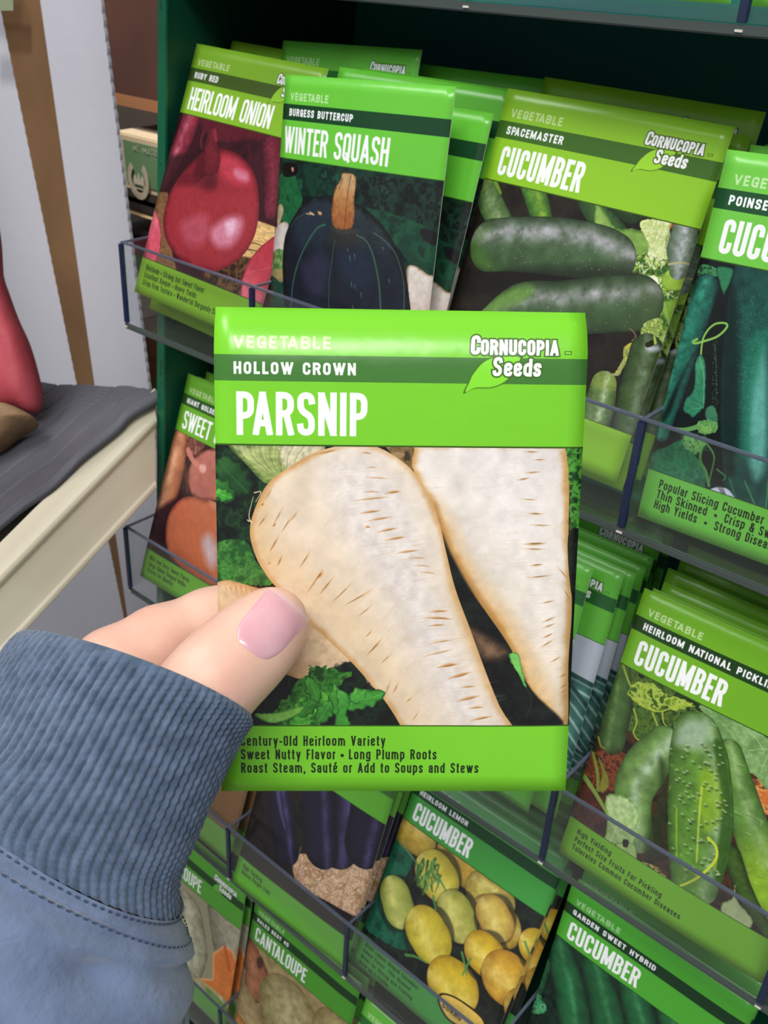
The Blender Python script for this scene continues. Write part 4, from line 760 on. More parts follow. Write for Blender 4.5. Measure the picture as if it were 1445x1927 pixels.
def paint_eggplant():
    s = Sheet([(451, 1374), (684, 1531), (624, 1806), (412, 1645)], 560, 71); s.ref(320, 1460, 2.491)
    s.rect(0, .26, 1, .86, (26, 20, 22))
    s.mottle([(280, -100), (1100, -100), (1000, 700), (250, 500)], [(20, 16, 18), (34, 26, 24), (26, 20, 24)], 60, .1)
    st = [(214, 186, 140), (180, 146, 100), (236, 214, 176), (140, 104, 66)]
    s.flecks([(340, -60), (460, -60), (460, 130), (340, 130)], st, 60, 40, 3, None, .8); s.flecks([(620, 60), (760, 60), (760, 160), (640, 150)], st, 70, 44, 3, None, .8)
    s.mottle([(500, 410), (700, 470), (950, 530), (900, 640), (830, 700), (650, 600), (520, 520)], [(196, 160, 130), (220, 190, 160), (170, 130, 96), (206, 170, 150)], 26, .1)
    s.flecks([(500, 410), (700, 470), (950, 530), (880, 680), (820, 690), (650, 590), (520, 510)], st+[(110, 80, 56)], 170, 46, 3, None, .7)
    dk = (16, 14, 24)
    for c, r in (([(350, 60), (400, 220), (450, 380)], [40, 66, 60]), ([(600, 0), (640, 180), (660, 380)], [60, 96, 110]), ([(520, 0), (560, 200), (600, 400)], [50, 80, 80]), ([(800, 90), (800, 250), (780, 430)], [60, 86, 84]), ([(960, 160), (930, 320), (900, 500)], [50, 72, 56])):
        s.tube(c, r, (30, 24, 46), dk, hi=(96, 90, 150), ht=-.35, hw=.2, ha=.6, cell=40, tex=.06, edge=1.3)
    for l in ([(370, 140), (400, 230), (430, 300)], [(640, 80), (690, 220), (700, 300)], [(545, 70), (560, 160)], [(880, 180), (850, 300)], [(990, 260), (960, 340)], [(930, 270), (950, 330)]): s.line(l, 20, (120, 112, 190), .5, 8, soft=8)
    frame(s, (96, 176, 50), (60, 110, 44), '', '', logo=False, lines=('High Yielding', 'Glossy Purple Fruit'))
    return s.im

def paint_lemon():
    s = Sheet([(793, 1437), (1065, 1626), (888, 2047), (643, 1822)], 640, 81); s.ref(320, 1460, 2.491)
    s.rect(0, .26, 1, .86, (30, 34, 30))
    s.mottle([(700, 200), (2200, 1000), (1500, 1600), (700, 1000)], [(20, 24, 24), (34, 40, 34), (26, 30, 28)], 80, .1)
    s.mottle([(1040, 300), (1120, 400), (1060, 560), (1120, 700), (1080, 860), (860, 720), (960, 500)], [(20, 84, 62), (26, 100, 72), (18, 66, 52)], 70, .15, rag=4)
    Y, D = (206, 188, 76), (122, 108, 34)
    for (x, y, rx, ry, b) in ((1130, 290, 90, 100, (190, 160, 60)), (1370, 420, 130, 110, (186, 150, 60)), (1480, 590, 110, 90, (190, 176, 80)), (1500, 720, 120, 80, (206, 170, 60))):
        s.tube([(x-ry*.3, y-20), (x+ry*.3, y+20)], [rx*.9, rx*.9], b, (110, 90, 34), hi=(226, 210, 150), ht=-.3, hw=.3, ha=.4, cell=30)
    def fruit(x, y, rx, ry, b, d, hi=(236, 226, 150)):
        s.shape([(x-rx-10, y), (x-rx*.6, y-ry), (x+rx*.6, y-ry), (x+rx+14, y), (x+rx*.7, y+ry+10), (x-rx*.5, y+ry+14)], (22, 24, 18), None, soft=10, a=.6)
        s.tube([(x-rx*.1, y-(ry-rx)), (x+rx*.1, y+(ry-rx)+1)], [rx, rx], b, d, hi=hi, ht=.2, hw=.4, ha=.5, cell=40, tex=.05, edge=.8, soft=1.6)
    fruit(1230, 490, 105, 120, (206, 190, 70), (130, 120, 40)); fruit(1035, 620, 86, 120, (170, 180, 84), (100, 110, 44)); fruit(1200+30, 490, 10, 11, (206, 190, 70), (130, 120, 40))
    s.line([(1050, 310), (1110, 390), (1150, 450)], 9, (110, 130, 80), .9, 6)
    s.flecks([(1130, 430), (1240, 440), (1230, 560), (1140, 560)], [(70, 120, 56), (100, 150, 76), (50, 90, 40)], 50, 60, 12, 100, .8)
    fruit(1320, 690, 98, 122, (176, 176, 80), (104, 104, 40)); fruit(1180, 780, 112, 132, (206, 188, 56), (140, 120, 30))
    fruit(1500, 690+10, 90, 110, (206, 180, 84), (140, 100, 40)); fruit(1290, 1030, 124, 132, (216, 186, 46), (146, 110, 26)); fruit(1450, 880, 100, 110, (210, 176, 46), (140, 104, 26)); fruit(1560, 1010, 130, 140, (206, 160, 50), (140, 96, 30))
    fruit(1640, 1180, 110, 120, (206, 160, 50), (140, 96, 30)); fruit(1700, 860, 90, 100, (206, 180, 50), (140, 96, 30))
    for l in ([(1340, 870), (1350, 920), (1360, 980)], [(1380, 900), (1360, 940), (1340, 980)], [(1210, 590), (1220, 660)], [(1070, 880), (1120, 890), (1170, 920)], [(1240, 500), (1270, 560)], [(1640, 820), (1680, 960)]): s.line(l, 13, (84, 140, 74), .9, 8)
    frame(s, (66, 156, 66), (22, 66, 34), 'CUCUMBER', 'HEIRLOOM LEMON', logo=False, tw=.0440, tgap=.0078, lines=('Great Lemon Shaped Cucumber', 'Sweet Flavor  Thin Skinned', 'Great for Slicing and Pickling', 'Grow on a Trellis'), lcap=.026, lw=.0118)
    s.shape([(1222, 1078), (1262, 1072), (1330, 1105), (1430, 1190), (1446, 1270), (1400, 1280), (1270, 1215), (1220, 1130)], (46, 34, 18), None, soft=2)
    s.shape([(1232, 1086), (1264, 1082), (1328, 1114), (1420, 1196), (1434, 1262), (1398, 1268), (1276, 1206), (1230, 1128)], (226, 190, 90), None, soft=2)
    qa = s.q([(1236, 1138)])[0]; s.label('CORNU', qa[0]/s.W, qa[1]/s.H, .034, .022, .008, (60, 40, 24), gap=.005)
    return s.im

def paint_garden():
    s = Sheet([(1077, 1660), (1425, 1895), (1269, 2249), (969, 2001)], 640, 91); s.ref(860, 1440, 2.470)
    s.rect(0, .26, 1, .86, (14, 30, 24))
    s.mottle([(300, 800), (1200, 1200), (900, 1800), (200, 1400)], [(12, 24, 20), (18, 48, 36), (16, 34, 28)], 60, .1)
    s.tube([(440, 830), (380, 960), (340, 1080)], [30, 44, 46], (40, 110, 72), (14, 40, 30), hi=(90, 170, 120), ht=.3, hw=.3, ha=.6, cell=20)
    for x in (520, 690, 860, 1030): s.tube([(x-40, 860+(x-520)*.5), (x+20, 1100+(x-520)*.5), (x+60, 1500+(x-520)*.5)], [70, 80, 80], (30, 96, 56), (10, 34, 24), hi=(80, 150, 100), ht=-.1, hw=.2, ha=.6, cell=40, tex=.08)
    s.mottle([(300, 1010), (380, 1060), (420, 1130), (360, 1150), (300, 1100)], [(50, 140, 90), (90, 170, 120), (30, 90, 60)], 20, .1, rag=4)
    frame(s, (76, 170, 52), (16, 56, 30), 'CUCUMBER', 'GARDEN SWEET HYBRID', logo=False, tw=.0440, tgap=.0078, tst=.0165, vw=.0205, lines=('Sweet and Burpless', 'Slices Well'))
    return s.im

def paint_cantaloupe():
    s = Sheet([(464, 1674), (661, 1833), (602, 2112), (422, 1943)], 480, 101); s.ref(320, 1460, 2.491)
    s.rect(0, .26, 1, .86, (170, 150, 104))
    s.mottle([(300, 720), (1200, 1100), (900, 1700), (200, 1300)], [(150, 132, 90), (176, 158, 110), (130, 110, 70)], 90, .2)
    s.tube([(330, 790), (370, 880), (360, 960)], [60, 66, 50], (160, 100, 70), (96, 60, 40), hi=(190, 130, 100), ht=.2, hw=.4, ha=.5, cell=20); s.shape([(370, 820), (395, 810), (400, 850), (380, 860)], (70, 40, 30), None, soft=10)
    s.tube([(300, 1010), (340, 1100)], [80, 90], (176, 156, 110), (120, 100, 66), cell=20); s.tube([(280, 1110), (340, 1180)], [40, 36], (220, 150, 80), (170, 100, 50), cell=20)
    s.tube([(520, 1070), (540, 1180)], [152, 150], (170, 160, 110), (110, 96, 56), hi=(196, 190, 150), ht=-.1, hw=.5, ha=.4, cell=26, tex=.1)
    s.tube([(760, 1200), (760, 1400)], [140, 150], (176, 160, 110), (110, 96, 56), cell=26, tex=.1)
    frame(s, (72, 152, 44), (18, 58, 24), 'CANTALOUPE', 'HALES BEST 45', logo=False, tst=.0150, tw=.0450)
    return s.im

def paint_melon():
    s = Sheet([(276, 1524), (440, 1662), (402, 1932), (250, 1784)], 480, 111); s.ref(320, 1460, 2.491)
    s.rect(0, .26, 1, .86, (150, 146, 120))
    s.tube([(40, 600), (60, 760), (40, 880)], [70, 76, 60], (172, 170, 146), (104, 100, 80), hi=(190, 190, 170), ht=.2, hw=.3, ha=.4, cell=20, tex=.1)
    s.tube([(230, 640), (240, 780)], [120, 110], (160, 156, 136), (96, 90, 74), cell=22, tex=.1)
    s.shape([(80, 920), (150, 920), (150, 800), (200, 760), (240, 790), (262, 860), (275, 1000), (230, 1080), (180, 1040)], (216, 122, 56), (236, 180, 130), 12, smooth=False, lit=(226, 130, 60), tex=.06)
    s.line([(205, 770), (225, 880)], 16, (180, 80, 40), .7)
    s.mottle([(-150, 900), (80, 920), (220, 1070), (-150, 1000)], [(180, 170, 120), (200, 190, 146), (150, 150, 100)], 40, .1)
    s.shape([(120, 960), (200, 1040), (230, 1090), (150, 1060)], (120, 170, 90), None, soft=8)
    frame(s, (80, 160, 50), (24, 66, 28), 'CANTALOUPE', '', tst=.0150, tw=.0450)
    return s.im

def paint_butternut():
    s = Sheet([(276, 1386), (463, 1524), (428, 1692), (250, 1560)], 400, 121); s.ref(320, 1460, 2.491)
    s.rect(0, .26, 1, .86, (120, 90, 60))
    s.tube([(60, 60), (180, 130), (250, 240)], [60, 90, 70], (206, 166, 110), (140, 96, 56), hi=(226, 190, 140), ht=.2, hw=.3, ha=.5, cell=30)
    s.tube([(200, -20), (300, 20)], [60, 50], (160, 130, 140), (90, 60, 70)); s.tube([(285, 90), (290, 180)], [40, 40], (206, 160, 90), (150, 100, 50)); s.shape([(275, 130), (292, 130), (300, 158), (280, 150)], (60, 50, 70), None, soft=3)
    s.tube([(60, 180), (200, 260)], [60, 60], (180, 130, 90), (110, 70, 50))
    frame(s, (100, 160, 60), (50, 96, 40), '', '')
    return s.im

def paint_striped():
    s = Sheet([(885, 957), (1150, 1100), (1040, 1520), (740, 1340)], 560, 131); s.ref(0, 0, 1)
    s.inv = np.diag([1/100., 1/137., 1.])
    s.rect(0, .26, 1, .86, (186, 196, 212))
    for (x0, y0, x1, y1, r0, r1) in ((-20, 96, 110, 30+44, 10, 15), (-20, 70, 112, 72, 14, 14), (30, 44, 116, 96, 12, 14), (-10, 100, 116, 116, 12, 12)):
        s.tube([(x0, y0), ((x0+x1)/2, (y0+y1)/2-3), (x1, y1)], [r0, (r0+r1)/2, r1], (70, 122, 112), (22, 58, 60), stripes=(7, (186, 214, 208), .13, .95), cell=8, tex=.12)
    s.shape([(-5, 34), (60, 34), (52, 52), (20, 60), (-5, 62)], (186, 196, 212), None, soft=3)
    frame(s, (98, 184, 62), (36, 98, 46), '', '', lines=('', '', '                                             and Skins'))
    return s.im

def paint_greens():
    s = Sheet(None, 400, 141)
    s.rect(0, .26, 1, .86, (40, 80, 40))
    s.mottle([(0, 34), (100, 34), (100, 118), (0, 118)], [(30, 80, 34), (60, 120, 50), (96, 160, 70), (40, 100, 44)], 14, .1, ridge=.4, rc=(130, 190, 90))
    for i, (x, y) in enumerate(((30, 60), (64, 80), (40, 100), (80, 54))): s.leaf((x, y+16), (6, -34), 14, ((70, 140, 56), (40, 100, 40), (120, 190, 90)), 9, seed=i)
    frame(s, (104, 190, 66), (40, 110, 50), '', '')
    return s.im

# ================================================================ materials
M_PAPER = mat('white_paper', (226, 232, 214), .6, .3)
M_CLEAR = clear_mat('clear_acrylic', (251, 252, 253), through=.99)
M_EDGE = mat('acrylic_edge', (92, 100, 118), .15, .6, Alpha=.8)
M_NAVY = mat('acrylic_corner', (26, 40, 74), .12, .7, Alpha=.9)
M_LIP = mat('tray_base_plastic', (70, 80, 78), .3, .5)
M_GREEN = mat('green_card', (4, 66, 46), .42, .5, bump=(60, .1, .002), noise=(14, (3, 56, 40)))
M_DEEP = mat('dark_green_card', (22, 116, 94), .6, .3, noise=(6, (16, 96, 104)))
M_SHEET = mat('white_corrugated_card', (174, 174, 184), .75, .2, bump=(90, .15, .001), noise=(3, (165, 166, 177)))
M_KRAFT = mat('brown_corrugated_card', (112, 84, 58), .85, .2, noise=(8, (92, 68, 46)), bump=(50, .3, .001))
M_RUBBER = mat('grey_rubber', (92, 92, 100), .6, .35, noise=(14, (74, 74, 82)))
M_CREAM = mat('cream_enamel', (214, 206, 186), .38, .5, noise=(8, (202, 192, 170)))
M_SKIN = mat('skin', (236, 194, 174), .48, .4, bump=(420, .16, .0006), noise=(60, (230, 178, 158)), Subsurface_Weight=.15, Subsurface_Scale=.004)
M_NAIL = mat('fingernail', (226, 182, 188), .2, .5, noise=(60, (212, 150, 164)))
M_NAILTIP = mat('fingernail_edge', (226, 186, 184), .25, .5)

def flange_mat():
    """bright green card edge with a broken line of worn dark lettering down its middle"""
    m = mat('green_card_edge', (8, 90, 62), .4, .5); nt = m.node_tree; b = nt.nodes['Principled BSDF']
    tc = nt.nodes.new('ShaderNodeTexCoord'); sp = nt.nodes.new('ShaderNodeSeparateXYZ'); nt.links.new(tc.outputs['Object'], sp.inputs[0])
    def mth(op, a, b_=None, c=None):
        n = nt.nodes.new('ShaderNodeMath'); n.operation = op
        for i, v in enumerate((a, b_, c)):
            if v is None: continue
            if isinstance(v, (int, float)): n.inputs[i].default_value = v
            else: nt.links.new(v, n.inputs[i])
        return n.outputs[0]
    band = mth('LESS_THAN', mth('ABSOLUTE', mth('ADD', sp.outputs[0], .0034)), .0011)
    n = nt.nodes.new('ShaderNodeTexNoise'); n.inputs['Scale'].default_value = 1; mp = nt.nodes.new('ShaderNodeMapping'); mp.inputs['Scale'].default_value = (600, 0, 330)
    nt.links.new(tc.outputs['Object'], mp.inputs[0]); nt.links.new(mp.outputs[0], n.inputs[0])
    n2 = nt.nodes.new('ShaderNodeTexNoise'); n2.inputs['Scale'].default_value = 45; nt.links.new(tc.outputs['Object'], n2.inputs[0])
    on = mth('MULTIPLY', mth('MULTIPLY', band, mth('GREATER_THAN', n.outputs[0], .56)), mth('GREATER_THAN', n2.outputs[0], .5))
    mx = nt.nodes.new('ShaderNodeMix'); mx.data_type = 'RGBA'; nt.links.new(on, mx.inputs[0]); mx.inputs[6].default_value = lin((8, 90, 62)); mx.inputs[7].default_value = lin((4, 44, 30))
    nt.links.new(mx.outputs[2], b.inputs['Base Color']); return m
M_FLANGE = flange_mat()

# ================================================================ setting
def struct(name, lo, hi, m): return tag(box(name, lo, hi, m), kind='structure')
M_WALL = mat('store_wall', (120, 108, 98), .9, .2, noise=(2, (96, 86, 78)))
struct('floor', (-2600, -2600, -1210), (2600, 2200, -1200), mat('floor_tile', (150, 144, 134), .5, .4, noise=(3, (136, 130, 120))))
struct('wall_back', (-2600, 1500, -1200), (2600, 1520, 1700), M_WALL)
struct('wall_left', (-2600, -2600, -1200), (-2580, 1500, 1700), M_WALL)

# ================================================================ printed fronts
PRINTS = {}
def print_mat(key):
    if key in PRINTS: return PRINTS[key]
    a = np.clip(globals()['paint_'+key](), 0, 1); h, w = a.shape[:2]
    im = bpy.data.images.new('print_'+key, w, h, alpha=False)
    buf = np.ones((h, w, 4), np.float32); buf[..., :3] = a[::-1]
    im.pixels.foreach_set(buf.ravel()); im.update(); im.pack()
    m = bpy.data.materials.new('printed_'+key); m.use_nodes = True; nt = m.node_tree; b = nt.nodes['Principled BSDF']
    t = nt.nodes.new('ShaderNodeTexImage'); t.image = im; t.extension = 'EXTEND'; nt.links.new(t.outputs[0], b.inputs['Base Color'])
    b.inputs['Roughness'].default_value = .27; b.inputs['Specular IOR Level'].default_value = .5
    tc = nt.nodes.new('ShaderNodeTexCoord'); n = nt.nodes.new('ShaderNodeTexNoise'); n.inputs['Scale'].default_value = 34; n.inputs['Detail'].default_value = 4
    u = nt.nodes.new('ShaderNodeBump'); u.inputs['Strength'].default_value = .3; u.inputs['Distance'].default_value = .002
    nt.links.new(tc.outputs['Object'], n.inputs[0]); nt.links.new(n.outputs[0], u.inputs['Height']); nt.links.new(u.outputs[0], b.inputs['Normal'])
    PRINTS[key] = m; return m

PW, PH = 82.5, 113.
def packet(key, pose, label, group=None, T=1.1, curl=0., seed=0, bow=0., name='seed_packet'):
    """flat paper envelope filled with seed; pose = top left corner (mm) and rotation vector"""
    NX, NY = 20, 27; r = random.Random(seed); ph = r.uniform(0, 6)
    V, F, UV = [], [], []
    for side in (0, 1):
        for j in range(NY+1):
            for i in range(NX+1):
                u, v = i/NX, j/NY
                e = min(u*PW, (1-u)*PW, v*PH*.8, (1-v)*PH)
                t = .12+T*(1-math.exp(-e/9.))*(.55+.45*math.sin(math.pi*min(1, .15+v*.8)))
                off = curl*max(0, (.10-v)/.10)**2+bow*math.sin(math.pi*u)+.35*math.sin(ph+v*5+u*3)*(.3+v)*T
                y = off+(-t if side == 0 else t*.8)
                V.append((u*PW*MM, y*MM, -v*PH*MM)); UV.append((u, 1-v))
    n1 = (NX+1)*(NY+1); idx = lambda s, i, j: s*n1+j*(NX+1)+i
    for j in range(NY):
        for i in range(NX):
            F.append([idx(0, i, j), idx(0, i, j+1), idx(0, i+1, j+1), idx(0, i+1, j)])
    nf = len(F)
    for j in range(NY):
        for i in range(NX):
            F.append([idx(1, i, j), idx(1, i+1, j), idx(1, i+1, j+1), idx(1, i, j+1)])
    for i in range(NX):
        F.append([idx(0, i, 0), idx(0, i+1, 0), idx(1, i+1, 0), idx(1, i, 0)]); F.append([idx(0, i, NY), idx(1, i, NY), idx(1, i+1, NY), idx(0, i+1, NY)])
    for j in range(NY):
        F.append([idx(0, 0, j), idx(1, 0, j), idx(1, 0, j+1), idx(0, 0, j+1)]); F.append([idx(0, NX, j), idx(0, NX, j+1), idx(1, NX, j+1), idx(1, NX, j)])
    o = new_mesh(name, V, F, mats=[print_mat(key), M_PAPER], fm=[0]*nf+[1]*(len(F)-nf), smooth=False)
    o.data.polygons.foreach_set('use_smooth', [k < 2*nf for k in range(len(F))])
    uv = o.data.uv_layers.new(name='print'); li = np.zeros(len(o.data.loops), np.int32); o.data.loops.foreach_get('vertex_index', li)
    uv.data.foreach_set('uv', np.array(UV, np.float32)[li].ravel()); o.data.update()
    put(o, pose); return tag(o, label, 'seed packet', group)
def put(o, pose):
    rv = Vector(pose[3:6]); a = rv.length
    o.matrix_world = Matrix.Translation(W(pose[:3])) @ (Matrix.Rotation(a, 4, rv.normalized()) if a > 1e-7 else Matrix.Identity(4))

# ================================================================ cardboard display rack
LEAN = .122
rack = empty('display_rack', (0, 60, -1200)); tag(rack, 'green cardboard seed display rack with stepped rows of clear trays', 'display rack')
def strip(name, x0, x1, yf, depth, z0, z1, m): return box(name, (x0, yf, z0), (x1, yf+depth, z1), m, rack, shear=LEAN)
pan = strip('side_panel', -5.5, -1., 27, 135, -640, 330, M_GREEN)
fl = strip('front_flange', -6.2, -.6, 25.6, 1.4, -640, 330, M_FLANGE)
prism('side_panel', [(441, 27-.122*640, -640), (441, 27+.122*330, 330), (445, 27+.122*330, 330), (445, 27-.122*640, -640)], (0, 135, 0), M_GREEN, rack)
strip('back_panel', -1, 441, 148, 3, -640, 330, M_DEEP)
prism('base_box', [(-5.5, -60, -1200), (445, -60, -1200), (445, -60, -640), (-5.5, -60, -640)], (0, 150, 0), M_GREEN, rack)
for r in range(-1, 5):
    z = -r*145.4-40.7; y = -r*17.6
    box('shelf_board', (-1, y+26, z-2.5), (441, y+146, z), M_DEEP if r < 1 else M_GREEN, rack)
# ---------------------------------------------------------------- clear trays, one per row
ROWN = {-1: 'topmost', 0: 'upper', 1: 'middle', 2: 'lower', 3: 'bottom'}
def tray(r, ncomp):
    z0 = -r*145.4; y0 = -r*17.6; w = ncomp*88.
    t = empty('seed_tray', (0, y0, z0-42)); tag(t, {-1: 'clear plastic tray along the very top, only its lower edge in view', 0: 'clear plastic tray holding the red onion, buttercup and large cucumber packets', 1: 'clear plastic tray holding the sweet onion and pickling cucumber packets',
        2: 'clear plastic tray holding the eggplant and lemon cucumber packets', 3: 'clear plastic tray holding the cantaloupe packets at the bottom left'}[r], 'tray', 'clear trays of the seed display')
    P = lambda x, y, z: (x, y0+y, z0+z)
    prism('front_panel', [P(0, 0, 0), P(w, 0, 0), P(w, -1.9, -37.6), P(0, -1.9, -37.6)], (0, 1.3, 0), M_CLEAR, t)
    prism('rim', [P(0, -.15, .45), P(w, -.15, .45), P(w, -.15, -.45), P(0, -.15, -.45)], (0, 1.6, 0), M_EDGE, t, bevel=.2)
    for k in range(ncomp+1):
        x = k*88.
        d = prism('divider', [P(x, 1.3, 0), P(x, 62, -2), P(x, 62, -37.6), P(x, -.6, -37.6)], (1.3, 0, 0), M_CLEAR, t)
        prism('divider_edge', [P(x-.8, -.9, -.6), P(x+1.9, -.9, -.6), P(x+1.9, -2.6, -37.6), P(x-.8, -2.6, -37.6)], (0, 1.6, 0), M_NAVY, t, bevel=.25)
        prism('divider_top', [P(x, 0, .4), P(x+1.3, 0, .4), P(x+1.3, 62, -1.6), P(x, 62, -1.6)], (0, 0, -.8), M_EDGE, t)
        prism('foot_stud', [P(x-1.0, -3.0, -38.6), P(x+2.1, -3.0, -38.6), P(x+2.1, -3.0, -40.2), P(x-1.0, -3.0, -40.2)], (0, 2, 0), M_STUD, t, bevel=.5)
    box('floor_panel', P(-1, -1, -40.2), P(w+1, 64, -38.6), M_CLEAR, t)
    box('front_lip', P(-1, -2.6, -40.8), P(w+1, -.8, -38.0), M_LIP, t, bevel=.5)
    return t
M_STUD = mat('clear_plastic_stud', (222, 214, 204), .12, .8)
for r in range(-1, 4): tray(r, 5 if r < 2 else 4)

# ---------------------------------------------------------------- seed packets in the trays
def stack(key, pose, n, step, first, what, where, seed=0, dz=1.2, drop=3.5, start=0, **kw):
    """front packet and the ones standing behind it"""
    a = packet(key, pose, first, group='seed packets, '+what, seed=seed, **kw)
    r = random.Random(seed+5); orders = ['second', 'third', 'fourth', 'fifth', 'sixth', 'seventh', 'eighth', 'ninth']
    for i in range(n):
        o = a.copy(); col.objects.link(o); t = (i+1)
        p = list(pose); p[1] += step*t; p[2] += (r.uniform(-1, 2.2)*dz if i > 0 else 0)-drop*(i < 3); p[0] += r.uniform(-1.2, 1.2); p[3] *= (1-.06*t); p[4] += r.uniform(-.01, .01)
        put(o, p); tag(o, '%s seed packet, %s from the front %s' % (what, orders[i+start], where), 'seed packet', 'seed packets, '+what)
    return a
# upper tray
stack('onion', (3.4, 49.4, 79.4, -.405, .03, -.01), 4, 5, 'ruby red heirloom onion seed packet showing one big red onion', 'red onion', 'in the first pocket of the upper tray', 1, drop=9)
packet('greens', (39.29, 68, 82.579, -.245, -.036, -.071), 'dim seed packet sticking up behind the red onion and buttercup packets', seed=3)
packet('buttercup', (85, 25, 76.8, -.186, -.055, -.011), 'burgess buttercup winter squash packet in front, its dark squash and tan stem in full view', 'seed packets, buttercup squash', seed=4, bow=-1.5)
packet('buttercup', (91, 39, 72, -.30, -.004, -.004), 'buttercup squash packet peeking out right behind the front winter squash packet', 'seed packets, buttercup squash', seed=5)
stack('buttercup', (92, 48, 78.5, -.32, .0, .0), 5, 6, 'buttercup squash packet third from the front, only its right edge showing', 'buttercup squash', 'behind the winter squash title', 6, start=2)
stack('spacemaster', (175.44, 43.3, 80.2, -.303, .021, -.014), 4, 6, 'spacemaster cucumber packet with two large dark cucumbers lying across it', 'spacemaster cucumber', 'in the third pocket of the upper tray', 8, bow=-1, drop=6)
stack('poinsett', (263.5, 25.6, 75.3, -.193, -.027, .003), 3, 9, 'poinsett cucumber packet cut by the right edge, curled green tendril on it', 'poinsett cucumber', 'at the right edge of the upper tray', 12)
# middle tray
stack('sweet', (2.2, 30, -73, -.396, -.005, .001), 3, 6, 'giant golden sweet onion packet half hidden behind the held parsnip packet', 'golden sweet onion', 'in the middle tray', 14)
packet('striped', (164.2, 20.6, -74.4, -.2, 0, 0), 'seed packet with blue green striped fruit, its right edge just right of the parsnip packet', 'seed packets, striped cucumber', seed=16)
stack('striped', (173.8, 26.7, -75.9, -.2, 0, 0), 5, 8, 'striped fruit seed packet with the end of the white emblem showing beside the parsnip packet', 'striped cucumber', 'in the middle tray', 17, start=1)
stack('national', (266.3, 23.6, -74.8, -.335, -.02, -.02), 5, 7, 'heirloom national pickling cucumber packet with three warty green cucumbers', 'pickling cucumber', 'at the right of the middle tray', 19, bow=-1)
# lower tray
stack('butternut', (1.5, 8, -219, -.38, 0, 0), 1, 6, 'seed packet with tan squashes beside the blue sleeve cuff', 'tan squash', 'beside the sleeve', 21)
packet('eggplant', (90, 5.5, -222.6, -.4, -.03, .01), 'eggplant seed packet with glossy dark purple fruits on straw, in front', 'seed packets, eggplant', seed=23)
stack('eggplant', (91.6, 12, -219.3, -.4, 0, 0), 2, 6, 'eggplant packet shifted right behind the front eggplant packet', 'eggplant', 'in the lower tray', 24, start=1)
stack('lemon', (176.8, 17.7, -221, -.448, .01, .0), 2, 6, 'heirloom lemon cucumber packet with round yellow cucumbers', 'lemon cucumber', 'in the lower tray', 26, drop=0)
stack('garden', (266.9, 8.6, -222, -.204, .011, -.001), 2, 6, 'garden sweet hybrid cucumber packet below the pickling cucumber tray', 'garden sweet cucumber', 'in the lower tray', 28)
# bottom tray
stack('melon', (2.2, -23, -359, -.231, -.01, .0), 1, 6, 'cantaloupe packet with an orange melon wedge next to the sleeve', 'orange melon', 'next to the sleeve', 30)
stack('cantaloupe', (90, -20.3, -361.9, -.255, -.01, .01), 2, 6, 'cantaloupe packet with a large round tan melon', 'tan cantaloupe', 'in the bottom tray', 32)
packet('greens', (177.5, -20.7, -366.6, -.38, 0, 0), 'green headed seed packet below the lemon cucumber tray at the bottom edge', seed=34)
# topmost tray: only feet of packets reach into the picture
for k, (x, what) in enumerate(((179, 'middle'), (267, 'right'))):
    packet('greens', (x, 17.6+24, 145.4+76, -.25, 0, 0), ('bright green foot of a packet at the top edge above the spacemaster packet', 'bright green foot of a packet in the top right corner')[k], 'packets in the topmost tray', seed=36+k)
# the parsnip packet held up in front
packet('parsnip', (218.35, -125.93, 55.66, -.349, -.134, .742), 'hollow crown parsnip seed packet held up in the hand', seed=50, T=.9, curl=4.5)

# ================================================================ left of the rack: store shelf, mat, bag, card sheets, cartons
def sweep(name, prof_ends, mat_, parent=None, smooth=False):
    """lofts rows of points (mm) into one skin"""
    n = len(prof_ends[0]); V = [local(p, parent) for row in prof_ends for p in row]; F = []
    for i in range(len(prof_ends)-1):
        for j in range(n-1): F.append([i*n+j, i*n+j+1, (i+1)*n+j+1, (i+1)*n+j])
    return new_mesh(name, V, F, mat_, parent, smooth)
A0 = np.array([-1.9-4.5, 13.0, -94.9]); A1 = np.array([9.9, -92.1, -133.5]); DV = A1-A0; FACE = np.array([13, -14.2, -31.5]); BACK = np.array([-9, 8, 9.])
shelf = empty('store_shelf', A1); tag(shelf, 'cream enamelled metal store shelf with a rolled front rail, left of the seed display', 'shelf')
U_ = FACE/np.linalg.norm(FACE); OUT = np.cross(DV/np.linalg.norm(DV), U_); OUT = OUT if OUT @ (EYE-A0) > 0 else -OUT
prof = [BACK*1.1-U_*.4, BACK*.5+OUT*.2, BACK*.12+OUT*.6, OUT*1.5+U_*-.2, OUT*1.9+U_*1.6, OUT*1.2+U_*3.2, OUT*-.4+U_*4.6, OUT*-.9+U_*7, OUT*-.3+U_*14, OUT*.2+U_*24, OUT*.6+FACE-U_*4, OUT*2.2+FACE-U_*2.4, OUT*2.2+FACE-U_*.6, FACE+OUT*.2, FACE-OUT*7+U_*1, FACE-OUT*24]
rows = []
for t in np.linspace(0, 2.2, 12): rows.append([A0+DV*t+p for p in prof])
o = sweep('front_rail', rows, M_CREAM, shelf, True)
so = o.modifiers.new('skin', 'SOLIDIFY'); so.thickness = .0009; so.offset = -1; sb = o.modifiers.new('round', 'BEVEL'); sb.width = .0006; sb.segments = 2; sb.limit_method = 'ANGLE'
MQ = np.array([-141.7, 25.3, -123.6]); MG = np.array([-13.8, 22.8, -89.3]); MF = [sight(x, y, z) for x, y, z in ((318, 757, 506), (302, 764, 502), (252, 791, 494), (223, 820, 489), (162, 868, 478), (137, 893, 474), (101, 928, 468), (50, 962, 460), (0, 1003, 452), (-120, 1105, 432), (-260, 1230, 412))]
MFc = spline(MF, 7)
